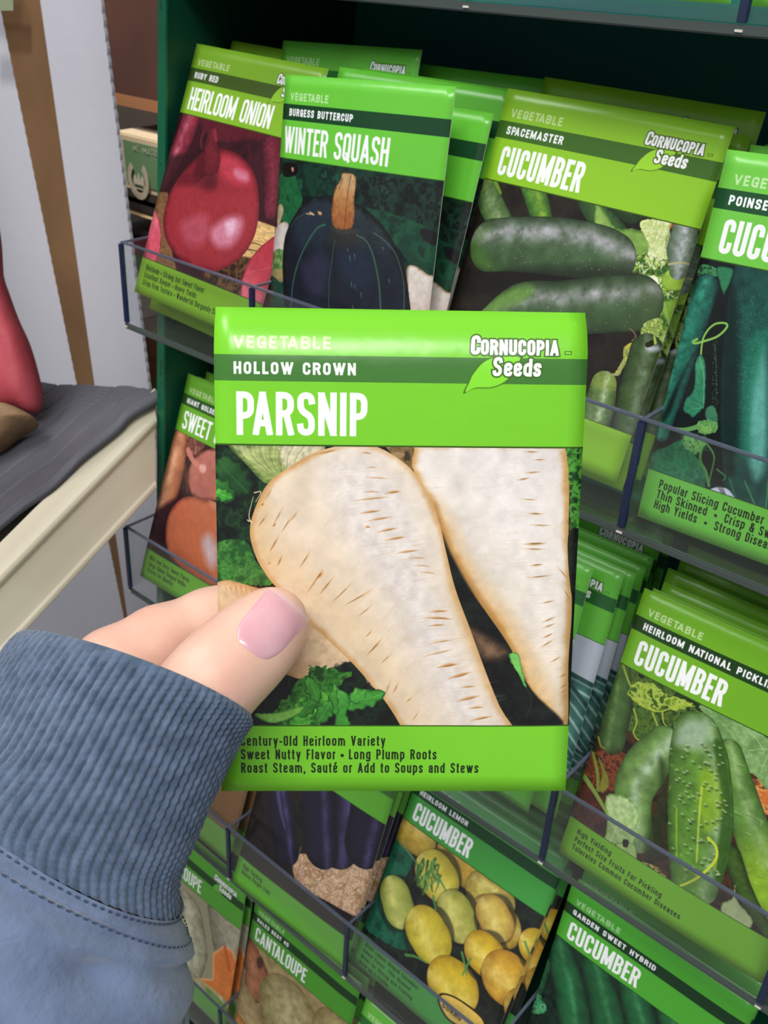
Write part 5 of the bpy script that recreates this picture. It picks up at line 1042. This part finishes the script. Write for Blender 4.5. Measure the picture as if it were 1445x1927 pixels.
VV = MQ-np.array(sight(60, 955, 461)); NB = np.cross(DV, VV); NB /= np.linalg.norm(NB); NB = NB if NB[2] > 0 else -NB
deck = [A0+BACK+DV*t-NB*3.5 for t in (.08, 2.2)]+[A0+BACK+DV*2.2+VV*1.9-NB*3.5, A0+BACK+DV*.08+VV*1.3-NB*3.5]
E_ = MQ-MG; keep_n = np.cross(NB, E_); keep_n /= np.linalg.norm(keep_n); keep_n = keep_n if keep_n @ (A1-MG) > 0 else -keep_n
def clip_poly(P, q, n):
    out = []
    for i in range(len(P)):
        a, b = P[i], P[(i+1) % len(P)]; da, db = (a-q) @ n, (b-q) @ n
        if da >= 0: out.append(a)
        if (da >= 0) != (db >= 0): out.append(a+(b-a)*da/(da-db))
    return out
prism('deck', clip_poly(deck, MG+keep_n*4, keep_n), tuple(-NB*2), M_CREAM, shelf)
# ribbed mat: ribs run along the front edge
rub = empty('rubber_mat', MG); tag(rub, 'dark grey ribbed rubber mat lying on the cream store shelf', 'mat')
T_ = np.linspace(0, 1.25, 220); V, F = [], []; nT = len(T_)
for i, fpt in enumerate(MFc):
    wv = 1.6*math.sin(i*.16)
    den = VV @ keep_n; tc_ = ((MG-fpt) @ keep_n)/den if abs(den) > 1e-6 else 1.2; tc_ = min(1.25, max(.02, tc_)) if den < 0 else 1.25
    for t in T_*tc_/1.25:
        ph = (t*6.2+.93) % 1.; h = 2.4*min(1, min(ph, 1-ph)/.07)**.7
        h += 1.5*math.exp(-t*14) if t > 0 else -2.5
        V.append(local(fpt+VV*t+NB*(h+.8+.4*wv*t+2.5*math.exp(-i/7.)), rub))
for i in range(len(MFc)-1):
    for j in range(nT-1):
        F.append([i*nT+j, i*nT+j+1, (i+1)*nT+j+1, (i+1)*nT+j])
o = new_mesh('ribbed_sheet', V, F, M_RUBBER, rub, True); so = o.modifiers.new('thick', 'SOLIDIFY'); so.thickness = .0016; so.offset = 0

def pillow(name, outline, depth, thick, m, parent=None, rings=9, wob=1.5, seed=1, cell=25.):
    """stuffed body with the given outline (points in mm), swelling both ways along depth"""
    P = spline([np.array(p, float) for p in outline], 6, True) if len(outline[0]) == 3 else None
    c = P.mean(0); n = len(P); d = np.array(depth, float); d /= np.linalg.norm(d); V, F = [], []; r = np.random.RandomState(seed)
    ph = r.uniform(0, 6, 12); fr = r.uniform(.5, 1.6, 12)/cell
    for side in (1, -1):
        for k in range(rings+1):
            a = k/rings*math.pi/2; sc = math.cos(a)**.55 if k < rings else .02; h = math.sin(a)**.8*thick/2
            for p in P:
                q = c+(p-c)*sc; w = sum(math.sin(q[(i+1) % 3]*fr[i]*6.28+q[i % 3]*fr[i-3]*4+ph[i]) for i in range(6))/6*wob*math.sin(a)
                V.append(local(q+d*side*(h+w), parent))
    for s_ in range(2):
        b = s_*(rings+1)*n
        for k in range(rings):
            for i in range(n):
                f = [b+k*n+i, b+k*n+(i+1) % n, b+(k+1)*n+(i+1) % n, b+(k+1)*n+i]; F.append(f if s_ else f[::-1])
    o = new_mesh(name, V, F, m, parent, True); bm = bmesh.new(); bm.from_mesh(o.data); bmesh.ops.remove_doubles(bm, verts=bm.verts, dist=1e-5); bmesh.ops.recalc_face_normals(bm, faces=bm.faces); bm.to_mesh(o.data); bm.free(); return o
M_RED = mat('red_paper', (164, 52, 66), .62, .35, noise=(14, (190, 84, 94)), bump=(30, .5, .006))
bag = empty('produce_bag', sight(10, 780, 540)); tag(bag, 'red paper bag with folded brown bottom on the rubber mat at left', 'bag')
BO = [sight(x, y, 530) for x, y in ((-30, 360), (-2, 500), (12, 545), (30, 595), (50, 640), (66, 690), (76, 735), (75, 765), (60, 778), (20, 768), (-60, 790), (-200, 800), (-260, 600), (-180, 380))]
pillow('bag_body', BO, R @ np.array([0, .1, 1.]), 30, M_RED, bag, seed=3, wob=2.0)
M_PK = mat('brown_paper', (150, 120, 90), .7, .3, noise=(30, (110, 84, 62)), bump=(60, .6, .003))
BF = [sight(x, y, 512) for x, y in ((-120, 770), (-20, 764), (20, 766), (50, 778), (68, 790), (62, 797), (40, 806), (10, 832), (-20, 852), (-120, 880))]
pillow('bag_bottom', BF, R @ np.array([0, .3, 1.]), 26, M_PK, bag, seed=5, wob=2)

# white corrugated sheets with a scalloped cut edge, one brown one between
def scallop(a, b, n, amp):
    out = []
    for i in range(n*4+1):
        t = i/(n*4); p = np.array(a)*(1-t)+np.array(b)*t; out.append((p[0]+amp*(abs(math.sin(t*n*math.pi))-.5), p[1], p[2]))
    return out
def sheet(name, label, yy, left, right, m, z0=-1200, z1=88, thick=2.5, sc=(0, 0)):
    """left and right edges: (x at z=0, dx per z)"""
    L = scallop((left[0]+left[1]*z1, yy, z1), (left[0]+left[1]*z0, yy, z0), 150, sc[0]); Rr = scallop((right[0]+right[1]*z0, yy, z0), (right[0]+right[1]*z1, yy, z1), 150, sc[1])
    o = prism(name, L+Rr, (0, thick, 0), m); return tag(o, label, 'cardboard sheet', 'corrugated sheets standing behind the shelf')
sheet('corrugated_sheet', 'white corrugated sheet with a scalloped edge, nearest the green display', 170, (-315.5, 0), (-240.2, -.022), M_SHEET, sc=(0, .8))
sheet('corrugated_sheet', 'brown corrugated sheet showing as a stripe between the two white ones', 176, (-376, -.09), (-300, 0), M_KRAFT, sc=(.8, 0))
sheet('corrugated_sheet', 'white corrugated sheet at the far left behind the red bag', 184, (-640, 0), (-330, 0), M_SHEET)
prism('price_card', [on_y(x, y, 166) for x, y in ((-60, -30), (24, -30), (25, 20), (-60, 20))], (0, .6, 0), mat('grey_green_card', (120, 132, 104), .6))
tag(bpy.data.objects['price_card'], 'small grey green card at the top left corner', 'card')

# cartons further back
M_CART = mat('dark_brown_carton', (92, 58, 44), .7, .3, noise=(5, (60, 40, 36)))
def carton(label, p0, p1, yy, m, depth=150, name='carton'):
    a = on_y(*p0, yy); b = on_y(*p1, yy); e = empty(name, (a[0], yy, b[2])); tag(e, label, 'box', 'cartons in the aisle behind')
    box('body', (a[0], yy, b[2]), (b[0], yy+depth, a[2]), m, e, bevel=1.2); return e, a, b
c1, a, b = carton('dark brown carton above the horseshoe box behind the display', (150, -60), (360, 226), 262, M_CART)
box('tape', (a[0]+8, 261.4, b[2]), (b[0], 262, b[2]+9), mat('brown_tape', (150, 104, 72), .4), c1)
def flat_text(parent, lines, p, size, m, yy):
    """printed words built as thin strokes in one mesh"""
    V, F = [], []
    for li, txt in enumerate(lines):
        x = p[0]; z = p[2]-li*size*1.5
        for ch in txt:
            if ch == ' ': x += size*.6; continue
            wf, paths = GLYPH[ch]; w = size*.6*max(wf, .15)
            for kind, pp in paths:
                for (x0, y0), (x1, y1) in zip(pp[:-1], pp[1:]):
                    q0 = np.array([x+x0*w, z+y0*size]); q1 = np.array([x+x1*w, z+y1*size]); d = q1-q0; L = np.linalg.norm(d)+1e-6; nn = np.array([-d[1], d[0]])/L*size*.09; d = d/L*size*.08
                    k = len(V)
                    for q in (q0-d+nn, q0-d-nn, q1+d-nn, q1+d+nn): V.append(local((q[0], yy, q[1]), parent))
                    F.append([k, k+1, k+2, k+3])
            x += w+size*.22
    return new_mesh('lettering', V, F, m, parent)
M_BOXW = mat('pale_box_card', (206, 186, 158), .6, .3)
c2, a, b = carton('pale box with a green horseshoe label seen between the sheets and the display', (212, 246), (352, 396), 250, M_BOXW)
yy = 249.6
la = on_y(231, 262, yy); lb = on_y(330, 368, yy)
box('label', (la[0], yy-.3, lb[2]), (lb[0], yy, la[2]), mat('green_label', (96, 132, 92), .6, noise=(20, (110, 142, 104))), c2)
flat_text(c2, ('MT. MORRIS',), on_y(252, 283, yy-.5), 4.6, mat('pale_ink', (178, 190, 160), .6), yy-.8)
hc = on_y(263, 338, yy); V, F = [], []; HN = 26
for i in range(HN+1):
    an = math.radians(128+284*i/HN); rr = (15.5, 10.2)
    for q in rr: V.append(local((hc[0]+q*math.cos(an)*.92, yy-1.3, hc[2]+q*math.sin(an)*1.05), c2))
for i in range(HN): F.append([2*i, 2*i+1, 2*i+3, 2*i+2])
o = new_mesh('horseshoe', V, F, mat('pale_print', (188, 176, 152), .6), c2); o.modifiers.new('thick', 'SOLIDIFY').thickness = .0004
pts = [(-7, -7), (7, -7), (7, 2), (4.5, 5), (2.5, 0), (0, 7), (-2.5, 0), (-4.5, 5), (-7, 2)]
prism('emblem', [(hc[0]+x, yy-1.2, hc[2]-1+z) for x, z in pts], (0, .3, 0), mat('pale_print_two', (200, 194, 172), .6), c2)
prism('emblem_shade', [(hc[0]+x*1.05, yy-1.5, hc[2]-4+z) for x, z in ((-6, -2), (6, -2), (5, 0), (-5, 0))], (0, .2, 0), mat('print_dark', (70, 76, 56), .6), c2)
a2 = on_y(232, 374, yy); b2 = on_y(340, 381, yy); box('stripe', (a2[0], yy-.4, b2[2]), (b2[0], yy, a2[2]), mat('print_black', (60, 54, 44), .6), c2)
a2 = on_y(232, 388, yy); b2 = on_y(340, 397, yy); box('stripe', (a2[0], yy-.4, b2[2]), (b2[0], yy, a2[2]), mat('print_black_two', (52, 46, 40), .6), c2)
c3, a, b = carton('cream carton under the horseshoe box', (226, 398), (356, 432), 248, mat('cream_card', (208, 186, 146), .6, noise=(6, (190, 164, 124))))
c4, a, b = carton('orange brown carton with green print low behind the display edge', (262, 600), (360, 760), 252, mat('orange_carton', (170, 112, 68), .7, noise=(6, (150, 96, 58))))
for y0, y1 in ((668, 700), (724, 742)):
    a2 = on_y(272, y0, 251); b2 = on_y(350, y1, 251); box('green_print', (a2[0], 251, b2[2]), (b2[0], 251.6, a2[2]), mat('green_print', (112, 120, 60), .7, noise=(60, (150, 116, 64))), c4)
for (lo, hi) in (((-470, 240, -150), (-150, 420, -108)),): tag(box('dark_gap_fill', lo, hi, mat('gap_shade_black', (18, 16, 18), .5)), 'black block standing for the dark gap under the cream carton', 'shelf')  # near-black block stands in for the shade in the gap

# ================================================================ the person: hand and sleeve
def S3(px, py, z): return np.array([(px-CX)/FP*z, (py-CY)/FP*z, z])      # hand laid out in a frame parallel to the picture, mm
HAND = [  # round cones: (a, ra, b, rb)
 # thumb
 (S3(513, 1170, 211), 7.7, S3(478, 1208, 210), 8.9), (S3(478, 1208, 210), 8.9, S3(432, 1252, 208), 9.4), (S3(432, 1252, 208), 9.4, S3(372, 1318, 206), 9.8), (S3(372, 1318, 206), 9.8, S3(270, 1460, 208), 11.5), (S3(270, 1460, 208), 11.5, S3(190, 1600, 214), 13),
 # index
 (S3(560, 1125, 241), 6.6, S3(486, 1142, 240), 7.4), (S3(486, 1142, 240), 7.4, S3(396, 1172, 237), 8.2), (S3(396, 1172, 237), 8.2, S3(300, 1212, 231), 8.9), (S3(300, 1212, 231), 8.9, S3(215, 1262, 226), 9.8), (S3(215, 1262, 226), 9.8, S3(140, 1400, 222), 11.5),
 # middle
 (S3(500, 1262, 247), 6.8, S3(440, 1262, 251), 7.6), (S3(440, 1262, 251), 7.6, S3(340, 1290, 250), 8.4), (S3(340, 1290, 250), 8.4, S3(175, 1440, 236), 10.5),
 # ring
 (S3(492, 1362, 251), 6.6, S3(435, 1352, 257), 7.4), (S3(435, 1352, 257), 7.4, S3(340, 1372, 257), 8.2), (S3(340, 1372, 257), 8.2, S3(200, 1500, 240), 10),
 # little finger
 (S3(470, 1444, 250), 5.6, S3(420, 1432, 256), 6.4), (S3(420, 1432, 256), 6.4, S3(345, 1450, 257), 7.0), (S3(345, 1450, 257), 7.0, S3(225, 1560, 242), 9),
 # palm, wrist and forearm
 (S3(140, 1400, 224), 11.5, S3(110, 1640, 226), 14), (S3(175, 1440, 232), 11.5, S3(140, 1660, 228), 15), (S3(200, 1500, 234), 10.5, S3(170, 1670, 226), 15), (S3(225, 1560, 232), 10, S3(190, 1690, 224), 14),
 (S3(110, 1650, 225), 15, S3(20, 2000, 212), 20), (S3(190, 1680, 222), 14.5, S3(110, 2010, 208), 20), (S3(60, 2000, 210), 22, S3(-80, 2700, 190), 30)]
def cone_sdf(P, a, ra, b, rb):
    e = b-a; L = e @ e; t = np.clip(((P-a) @ e)/L, 0, 1); return np.linalg.norm(P-a-t[..., None]*e, axis=-1)-(ra+(rb-ra)*t)
def smin(a, b, k):
    h = np.clip(.5+.5*(b-a)/k, 0, 1); return b+(a-b)*h-k*h*(1-h)
def nets(D, org, st):
    """surface nets on a sampled distance field"""
    nx, ny, nz = D.shape; s = D < 0; cnt = np.zeros((nx-1, ny-1, nz-1), np.float32); acc = np.zeros((nx-1, ny-1, nz-1, 3), np.float32)
    cor = [(i, j, k) for i in (0, 1) for j in (0, 1) for k in (0, 1)]
    sl = lambda c: (slice(c[0], nx-1+c[0]), slice(c[1], ny-1+c[1]), slice(c[2], nz-1+c[2]))
    for c in cor:
        for ax in range(3):
            if c[ax]: continue
            d = list(c); d[ax] = 1; A, B = D[sl(c)], D[sl(d)]; m = (A < 0) != (B < 0); t = np.where(m, A/(A-B+1e-12), 0)
            p = np.zeros(m.shape+(3,), np.float32)
            for q in range(3): p[..., q] = c[q]
            p[..., ax] += t; acc += p*m[..., None]; cnt += m
    act = cnt > 0; idx = -np.ones(act.shape, int); idx[act] = np.arange(act.sum()); I = np.argwhere(act); V = (I+acc[act]/cnt[act][:, None])*st+org; F = []
    for ax in range(3):
        u, v = (ax+1) % 3, (ax+2) % 3; A = [slice(None)]*3; B = [slice(None)]*3; A[ax] = slice(0, -1); B[ax] = slice(1, None); A[u] = B[u] = slice(1, -1); A[v] = B[v] = slice(1, -1)
        a, b = s[tuple(A)], s[tuple(B)]; E = np.argwhere(a != b); fl = a[tuple(E.T)]; E = E.copy(); E[:, u] += 1; E[:, v] += 1
        du = np.zeros(3, int); dv = np.zeros(3, int); du[u] = 1; dv[v] = 1
        q = np.stack([idx[tuple((E-du-dv).T)], idx[tuple((E-dv).T)], idx[tuple(E.T)], idx[tuple((E-du).T)]], 1); q[~fl] = q[~fl][:, ::-1]; F += q.tolist()
    return V, F
def build_hand():
    st = 1.15; lo = np.array([-105., 10., 185.]); hi = np.array([-8., 215., 275.])
    n = np.ceil((hi-lo)/st).astype(int); G = np.stack(np.meshgrid(*[lo[i]+np.arange(n[i])*st for i in range(3)], indexing='ij'), -1).astype(np.float32)
    th = None; ix = None; rest = None
    for k, (a, ra, b, rb) in enumerate(HAND):
        d = cone_sdf(G, a, ra, b, rb)
        if k < 5: th = d if th is None else smin(th, d, 4)
        elif k < 10: ix = d if ix is None else smin(ix, d, 3)
        elif k in (10, 13, 16): cur = d
        elif k in (11, 14): cur = smin(cur, d, 3)
        elif k in (12, 15): cur = smin(cur, d, 3); rest = cur if rest is None else smin(rest, cur, 1.2)
        elif k == 17: cur = smin(cur, d, 3)
        elif k == 18: cur = smin(cur, d, 3); rest = smin(rest, cur, 1.2); palm = None
        else: palm = d if palm is None else smin(palm, d, 7)
    # fleshy pad and knuckle of the thumb
    th = smin(th, np.linalg.norm((G-S3(505, 1190, 215))*np.array([1, 1, 1.25]), axis=-1)-7.6, 4); th = smin(th, np.linalg.norm(G-S3(400, 1272, 202.5), axis=-1)-7.2, 6)
    D = smin(smin(smin(th, palm, 9), ix, 2.0), rest, 2.0)
    # nail bed: a shallow step in the flesh along the nail's outline
    for ax in range(3):
        for e_ in (0, -1):
            q = [slice(None)]*3; q[ax] = e_; D[tuple(q)] = np.maximum(D[tuple(q)], .5)
    V, F = nets(D, lo, st); V = np.array(V); Fa = np.array(F); lab = np.arange(len(V))
    while True:      # keep the one connected body
        m_ = lab[Fa].min(1); nl = lab.copy()
        for q in range(4): np.minimum.at(nl, Fa[:, q], m_)
        nl = nl[nl]
        if (nl == lab).all(): break
        lab = nl
    big = np.bincount(lab).argmax(); kv = lab == big; mp_ = np.cumsum(kv)-1; Fa = mp_[Fa[kv[Fa].all(1)]]; V = V[kv]; F = Fa.tolist()
    # relax
    for it in range(3):
        s = np.zeros_like(V); c = np.zeros(len(V)); Fa = np.array(F)
        for a, b in ((0, 1), (1, 2), (2, 3), (3, 0)):
            np.add.at(s, Fa[:, a], V[Fa[:, b]]); np.add.at(s, Fa[:, b], V[Fa[:, a]]); np.add.at(c, Fa[:, a], 1); np.add.at(c, Fa[:, b], 1)
        V = V*.5+.5*s/np.maximum(c, 1)[:, None]
    return V, F, D, lo, st
HV, HF, HD, HLO, HST = build_hand()
def to_world(V): return (np.asarray(V) @ R.T)+EYE
# nail plate: lies on the thumb's own surface, slightly proud, rounded ends
def surf_z(x, y, z0=196.):
    """front surface depth of the hand under a point of the picture-parallel frame"""
    lo_, hi_ = z0, 222.
    def d(z):
        q = (np.array([x, y, z])-HLO)/HST; i = np.floor(q).astype(int); f = q-i; r = 0
        for a in (0, 1):
            for b in (0, 1):
                for c in (0, 1): r += HD[i[0]+a, i[1]+b, i[2]+c]*(f[0] if a else 1-f[0])*(f[1] if b else 1-f[1])*(f[2] if c else 1-f[2])
        return r
    z = lo_
    while z < hi_ and d(z) > 0: z += .15
    return z
nc = S3(506, 1180, 202)[:2]; na = np.array([.66, -.75]); nb = np.array([.75, .66])
NU, NV_ = 18, 18; NL, NWd = 6.5, 6.1; nv, nf = [], []
def nail_pt(u, v, lift):
    # superellipse outline; the cuticle end is rounder
    k = 1-.10*max(0, -u)**2*abs(v)**2; x = u*NL*(1-.16*abs(v)**3); y = v*NWd*(1-.24*max(0, -u)**3-.10*max(0, u)**4)*k
    p = nc+na*x+nb*y; return p, lift
for i in range(NU+1):
    for j in range(NV_+1):
        u = -1+2*i/NU; v = -1+2*j/NV_; p, _ = nail_pt(u, v, 0); z = surf_z(p[0], p[1]); z = min(z, 211.5)
        e = min(1-abs(u), 1-abs(v)); nv.append((p[0], p[1], z-.42*min(1, e*5+.25)+(0.5 if e < 1e-6 else 0)-(.25*max(0, u)**2)))
for i in range(NU):
    for j in range(NV_):
        a = i*(NV_+1)+j; nf.append([a, a+1, a+NV_+2, a+NV_+1])
nvs = np.array(nv).reshape(NU+1, NV_+1, 3)
for it in range(4):
    z = nvs[..., 2]; z[1:-1, 1:-1] = .5*z[1:-1, 1:-1]+.125*(z[:-2, 1:-1]+z[2:, 1:-1]+z[1:-1, :-2]+z[1:-1, 2:])
nv = nvs.reshape(-1, 3)
person = empty('person', to_world(S3(100, 1700, 220))); tag(person, "left hand and forearm in a blue sweatshirt sleeve pinching the parsnip packet", 'person')
nH = len(HV); allV = [local(p, person) for p in to_world(HV)]; allF = [list(f) for f in HF]
fm = [2 if (k//NV_) >= NU-1 else 1 for k in range(len(nf))]
new_mesh('fingernail', [local(p, person) for p in to_world(nv)], nf, mats=[M_SKIN, M_NAIL, M_NAILTIP], fm=fm, smooth=True, parent=person)
hand = new_mesh('body', allV, allF, mat=M_SKIN, smooth=True, parent=person)
hbm = bmesh.new(); hbm.from_mesh(hand.data)
bmesh.ops.recalc_face_normals(hbm, faces=hbm.faces); hbm.to_mesh(hand.data); hbm.free()

# ---- sleeve
RING = [  # L(px,py,z) R(px,py,z) half depth, forward lift of the near side
 ((36, 1200, 233), (478, 1352, 207), 25, 9.5), ((-14, 1275, 232), (450, 1398, 206), 26.5, 8), ((-70, 1352, 230), (402, 1494, 205), 27.5, 6), ((-125, 1370, 227), (360, 1598, 204), 27.5, 4.5), ((-155, 1385, 225), (336, 1668, 203), 27, 4),
 ((-180, 1410, 223), (346, 1762, 201), 29, 4), ((-200, 1480, 220), (350, 1820, 198), 31, 3.5), ((-222, 1640, 215), (342, 1930, 193), 33, 3), ((-250, 1960, 208), (334, 2120, 184), 35, 2), ((-290, 2300, 198), (322, 2400, 174), 37, 0), ((-330, 2700, 188), (310, 2750, 164), 38, 0)]
RA = np.array([np.concatenate([S3(*l), S3(*r), [b, u]]) for l, r, b, u in RING]); RS = spline(RA, 22)
M_KNIT = mat('blue_knit', (86, 104, 130), .92, .15, noise=(260, (62, 80, 104), (1, 1, 1)), bump=(700, .55, .0012), Sheen_Weight=.35, Sheen_Roughness=.6)
M_FLEECE = mat('blue_fleece', (102, 118, 148), .95, .12, noise=(110, (88, 104, 132)), bump=(420, .5, .0012), Sheen_Weight=.4, Sheen_Roughness=.6)
def ring_pt(row, th, dr=0.):
    L, Rr = row[0:3], row[3:6]; b, u = row[6], row[7]; C = (L+Rr)/2; A = (Rr-L)/2; an = A/np.linalg.norm(A)
    upv = np.array([A[1], -A[0], 0.]); upv /= np.linalg.norm(upv)
    nrm = np.array([.06, 0, -1.])
    B = nrm*b+upv*u; c, s_ = math.cos(th), math.sin(th)
    p = C+A*c+B*s_; d = an*c+nrm*s_; return p+d*dr
def wave(x, y, s=1): return math.sin(x*1.7*s+1.3*math.sin(y*.9*s))*.5+math.sin(y*2.3*s+x*.8)*.5
NT = 720; NR = 76
def skin(name, i0, i1, parent, m, fn, ends):
    V, F = [], []; rows = list(range(i0, i1))
    for k, i in enumerate(rows):
        for j in range(NT):
            th = j/NT*2*math.pi; V.append(local(to_world(ring_pt(RS[i], th, fn(k, len(rows), i, th))), parent))
    n = len(rows)
    if 'in' in ends:   # turned-in lip
        for dz, q in ((-1.2, 0), (-2.2, 4), (-2.4, 10)):
            for j in range(NT): V.append(local(to_world(ring_pt(RS[i0+q], j/NT*2*math.pi, dz)), parent))
        order = list(range(n-1, -1, -1)); seq = [n+2, n+1, n]+list(range(n))
    else: seq = list(range(n))
    for a, b in zip(seq[:-1], seq[1:]):
        for j in range(NT): F.append([a*NT+j, b*NT+j, b*NT+(j+1) % NT, a*NT+(j+1) % NT])
    o = new_mesh(name, V, F, m, parent, True); return o
def cuff_fn(k, n, i, th):
    t = k/(n-1); amp = .66*min(1, .25+t*9)*(1-.35*t); rb = abs(math.cos(th*NRIB/2+.5*math.sin(t*5)))**.8
    kn = .17*math.sin(k*1.7+math.pi*(int(th*NRIB/2/math.pi+.5) % 2))*rb
    return -.8*max(0, 1-t*16)**2+amp*(rb-.5)*1.6+kn+.25*wave(th*3, t*6)
NRIB = 90
def body_fn(k, n, i, th):
    t = k/(n-1); g = math.exp(-((t-.02)/.03)**2)*-1.2
    px = math.cos(th); dent = -5.0*math.exp(-((px-.60)/.2)**2-((t-.33)/.07)**2)*(math.sin(th) > 0)
    fold = 1.7*math.sin(t*34+px*2.6)*math.exp(-t*3.2)*(.4+.6*abs(px))+1.6*wave(th*2.2, t*9)*min(1, t*6)+1.2*math.exp(-((t-.055)/.035)**2)
    return g+dent+fold+.8
slv = empty('sleeve', to_world(S3(100, 1700, 215))); slv.parent = person; slv.location = W(to_world(S3(100, 1700, 215)))-person.location
def deep(o, par):      # children of the sleeve are laid out in world millimetres
    o.parent = par; return o
def skin_w(name, i0, i1, m, fn, ends=()):
    o = skin(name, i0, i1, None, m, fn, ends); o.parent = slv; o.matrix_parent_inverse = Matrix.Translation(-W(to_world(S3(100, 1700, 215)))); return o
SEAM = 4*22+10
skin_w('cuff', 0, SEAM+2, M_KNIT, cuff_fn, ('in',))
skin_w('sleeve_fabric', SEAM, len(RS), M_FLEECE, body_fn)
# two rows of stitches round the seam
V, F = [], []; rs = random.Random(8)
for k_, off in ((SEAM+2, 1.15), (SEAM+10, 1.7)):
    nst = 120
    for q in range(nst):
        th = q/nst*2*math.pi; p = ring_pt(RS[k_], th, off+body_fn(k_-SEAM, len(RS)-SEAM, k_, th)-.8); p2 = ring_pt(RS[k_], th+.026, off+body_fn(k_-SEAM, len(RS)-SEAM, k_, th+.026)-.8)
        e = p2-p; e /= np.linalg.norm(e); c = (p+p2)/2; L = np.linalg.norm(p2-p)*.5; o1 = ring_pt(RS[k_], th, 2)-ring_pt(RS[k_], th, 1); s2 = np.cross(e, o1); k0 = len(V)
        for (a, b, h) in ((-1, -.22, 0), (1, -.22, 0), (1, .22, 0), (-1, .22, 0), (-.7, 0, .22), (.7, 0, .22)): V.append(W(to_world(c+e*a*L+s2*b+o1*h)))
        F += [[k0, k0+1, k0+5, k0+4], [k0+1, k0+2, k0+5], [k0+2, k0+3, k0+4, k0+5], [k0+3, k0, k0+4]]
o = new_mesh('stitching', V, F, mat('dark_thread', (52, 66, 90), .8)); tag(o, kind='stuff'); o.parent = slv; o.matrix_parent_inverse = Matrix.Translation(-W(to_world(S3(100, 1700, 215))))
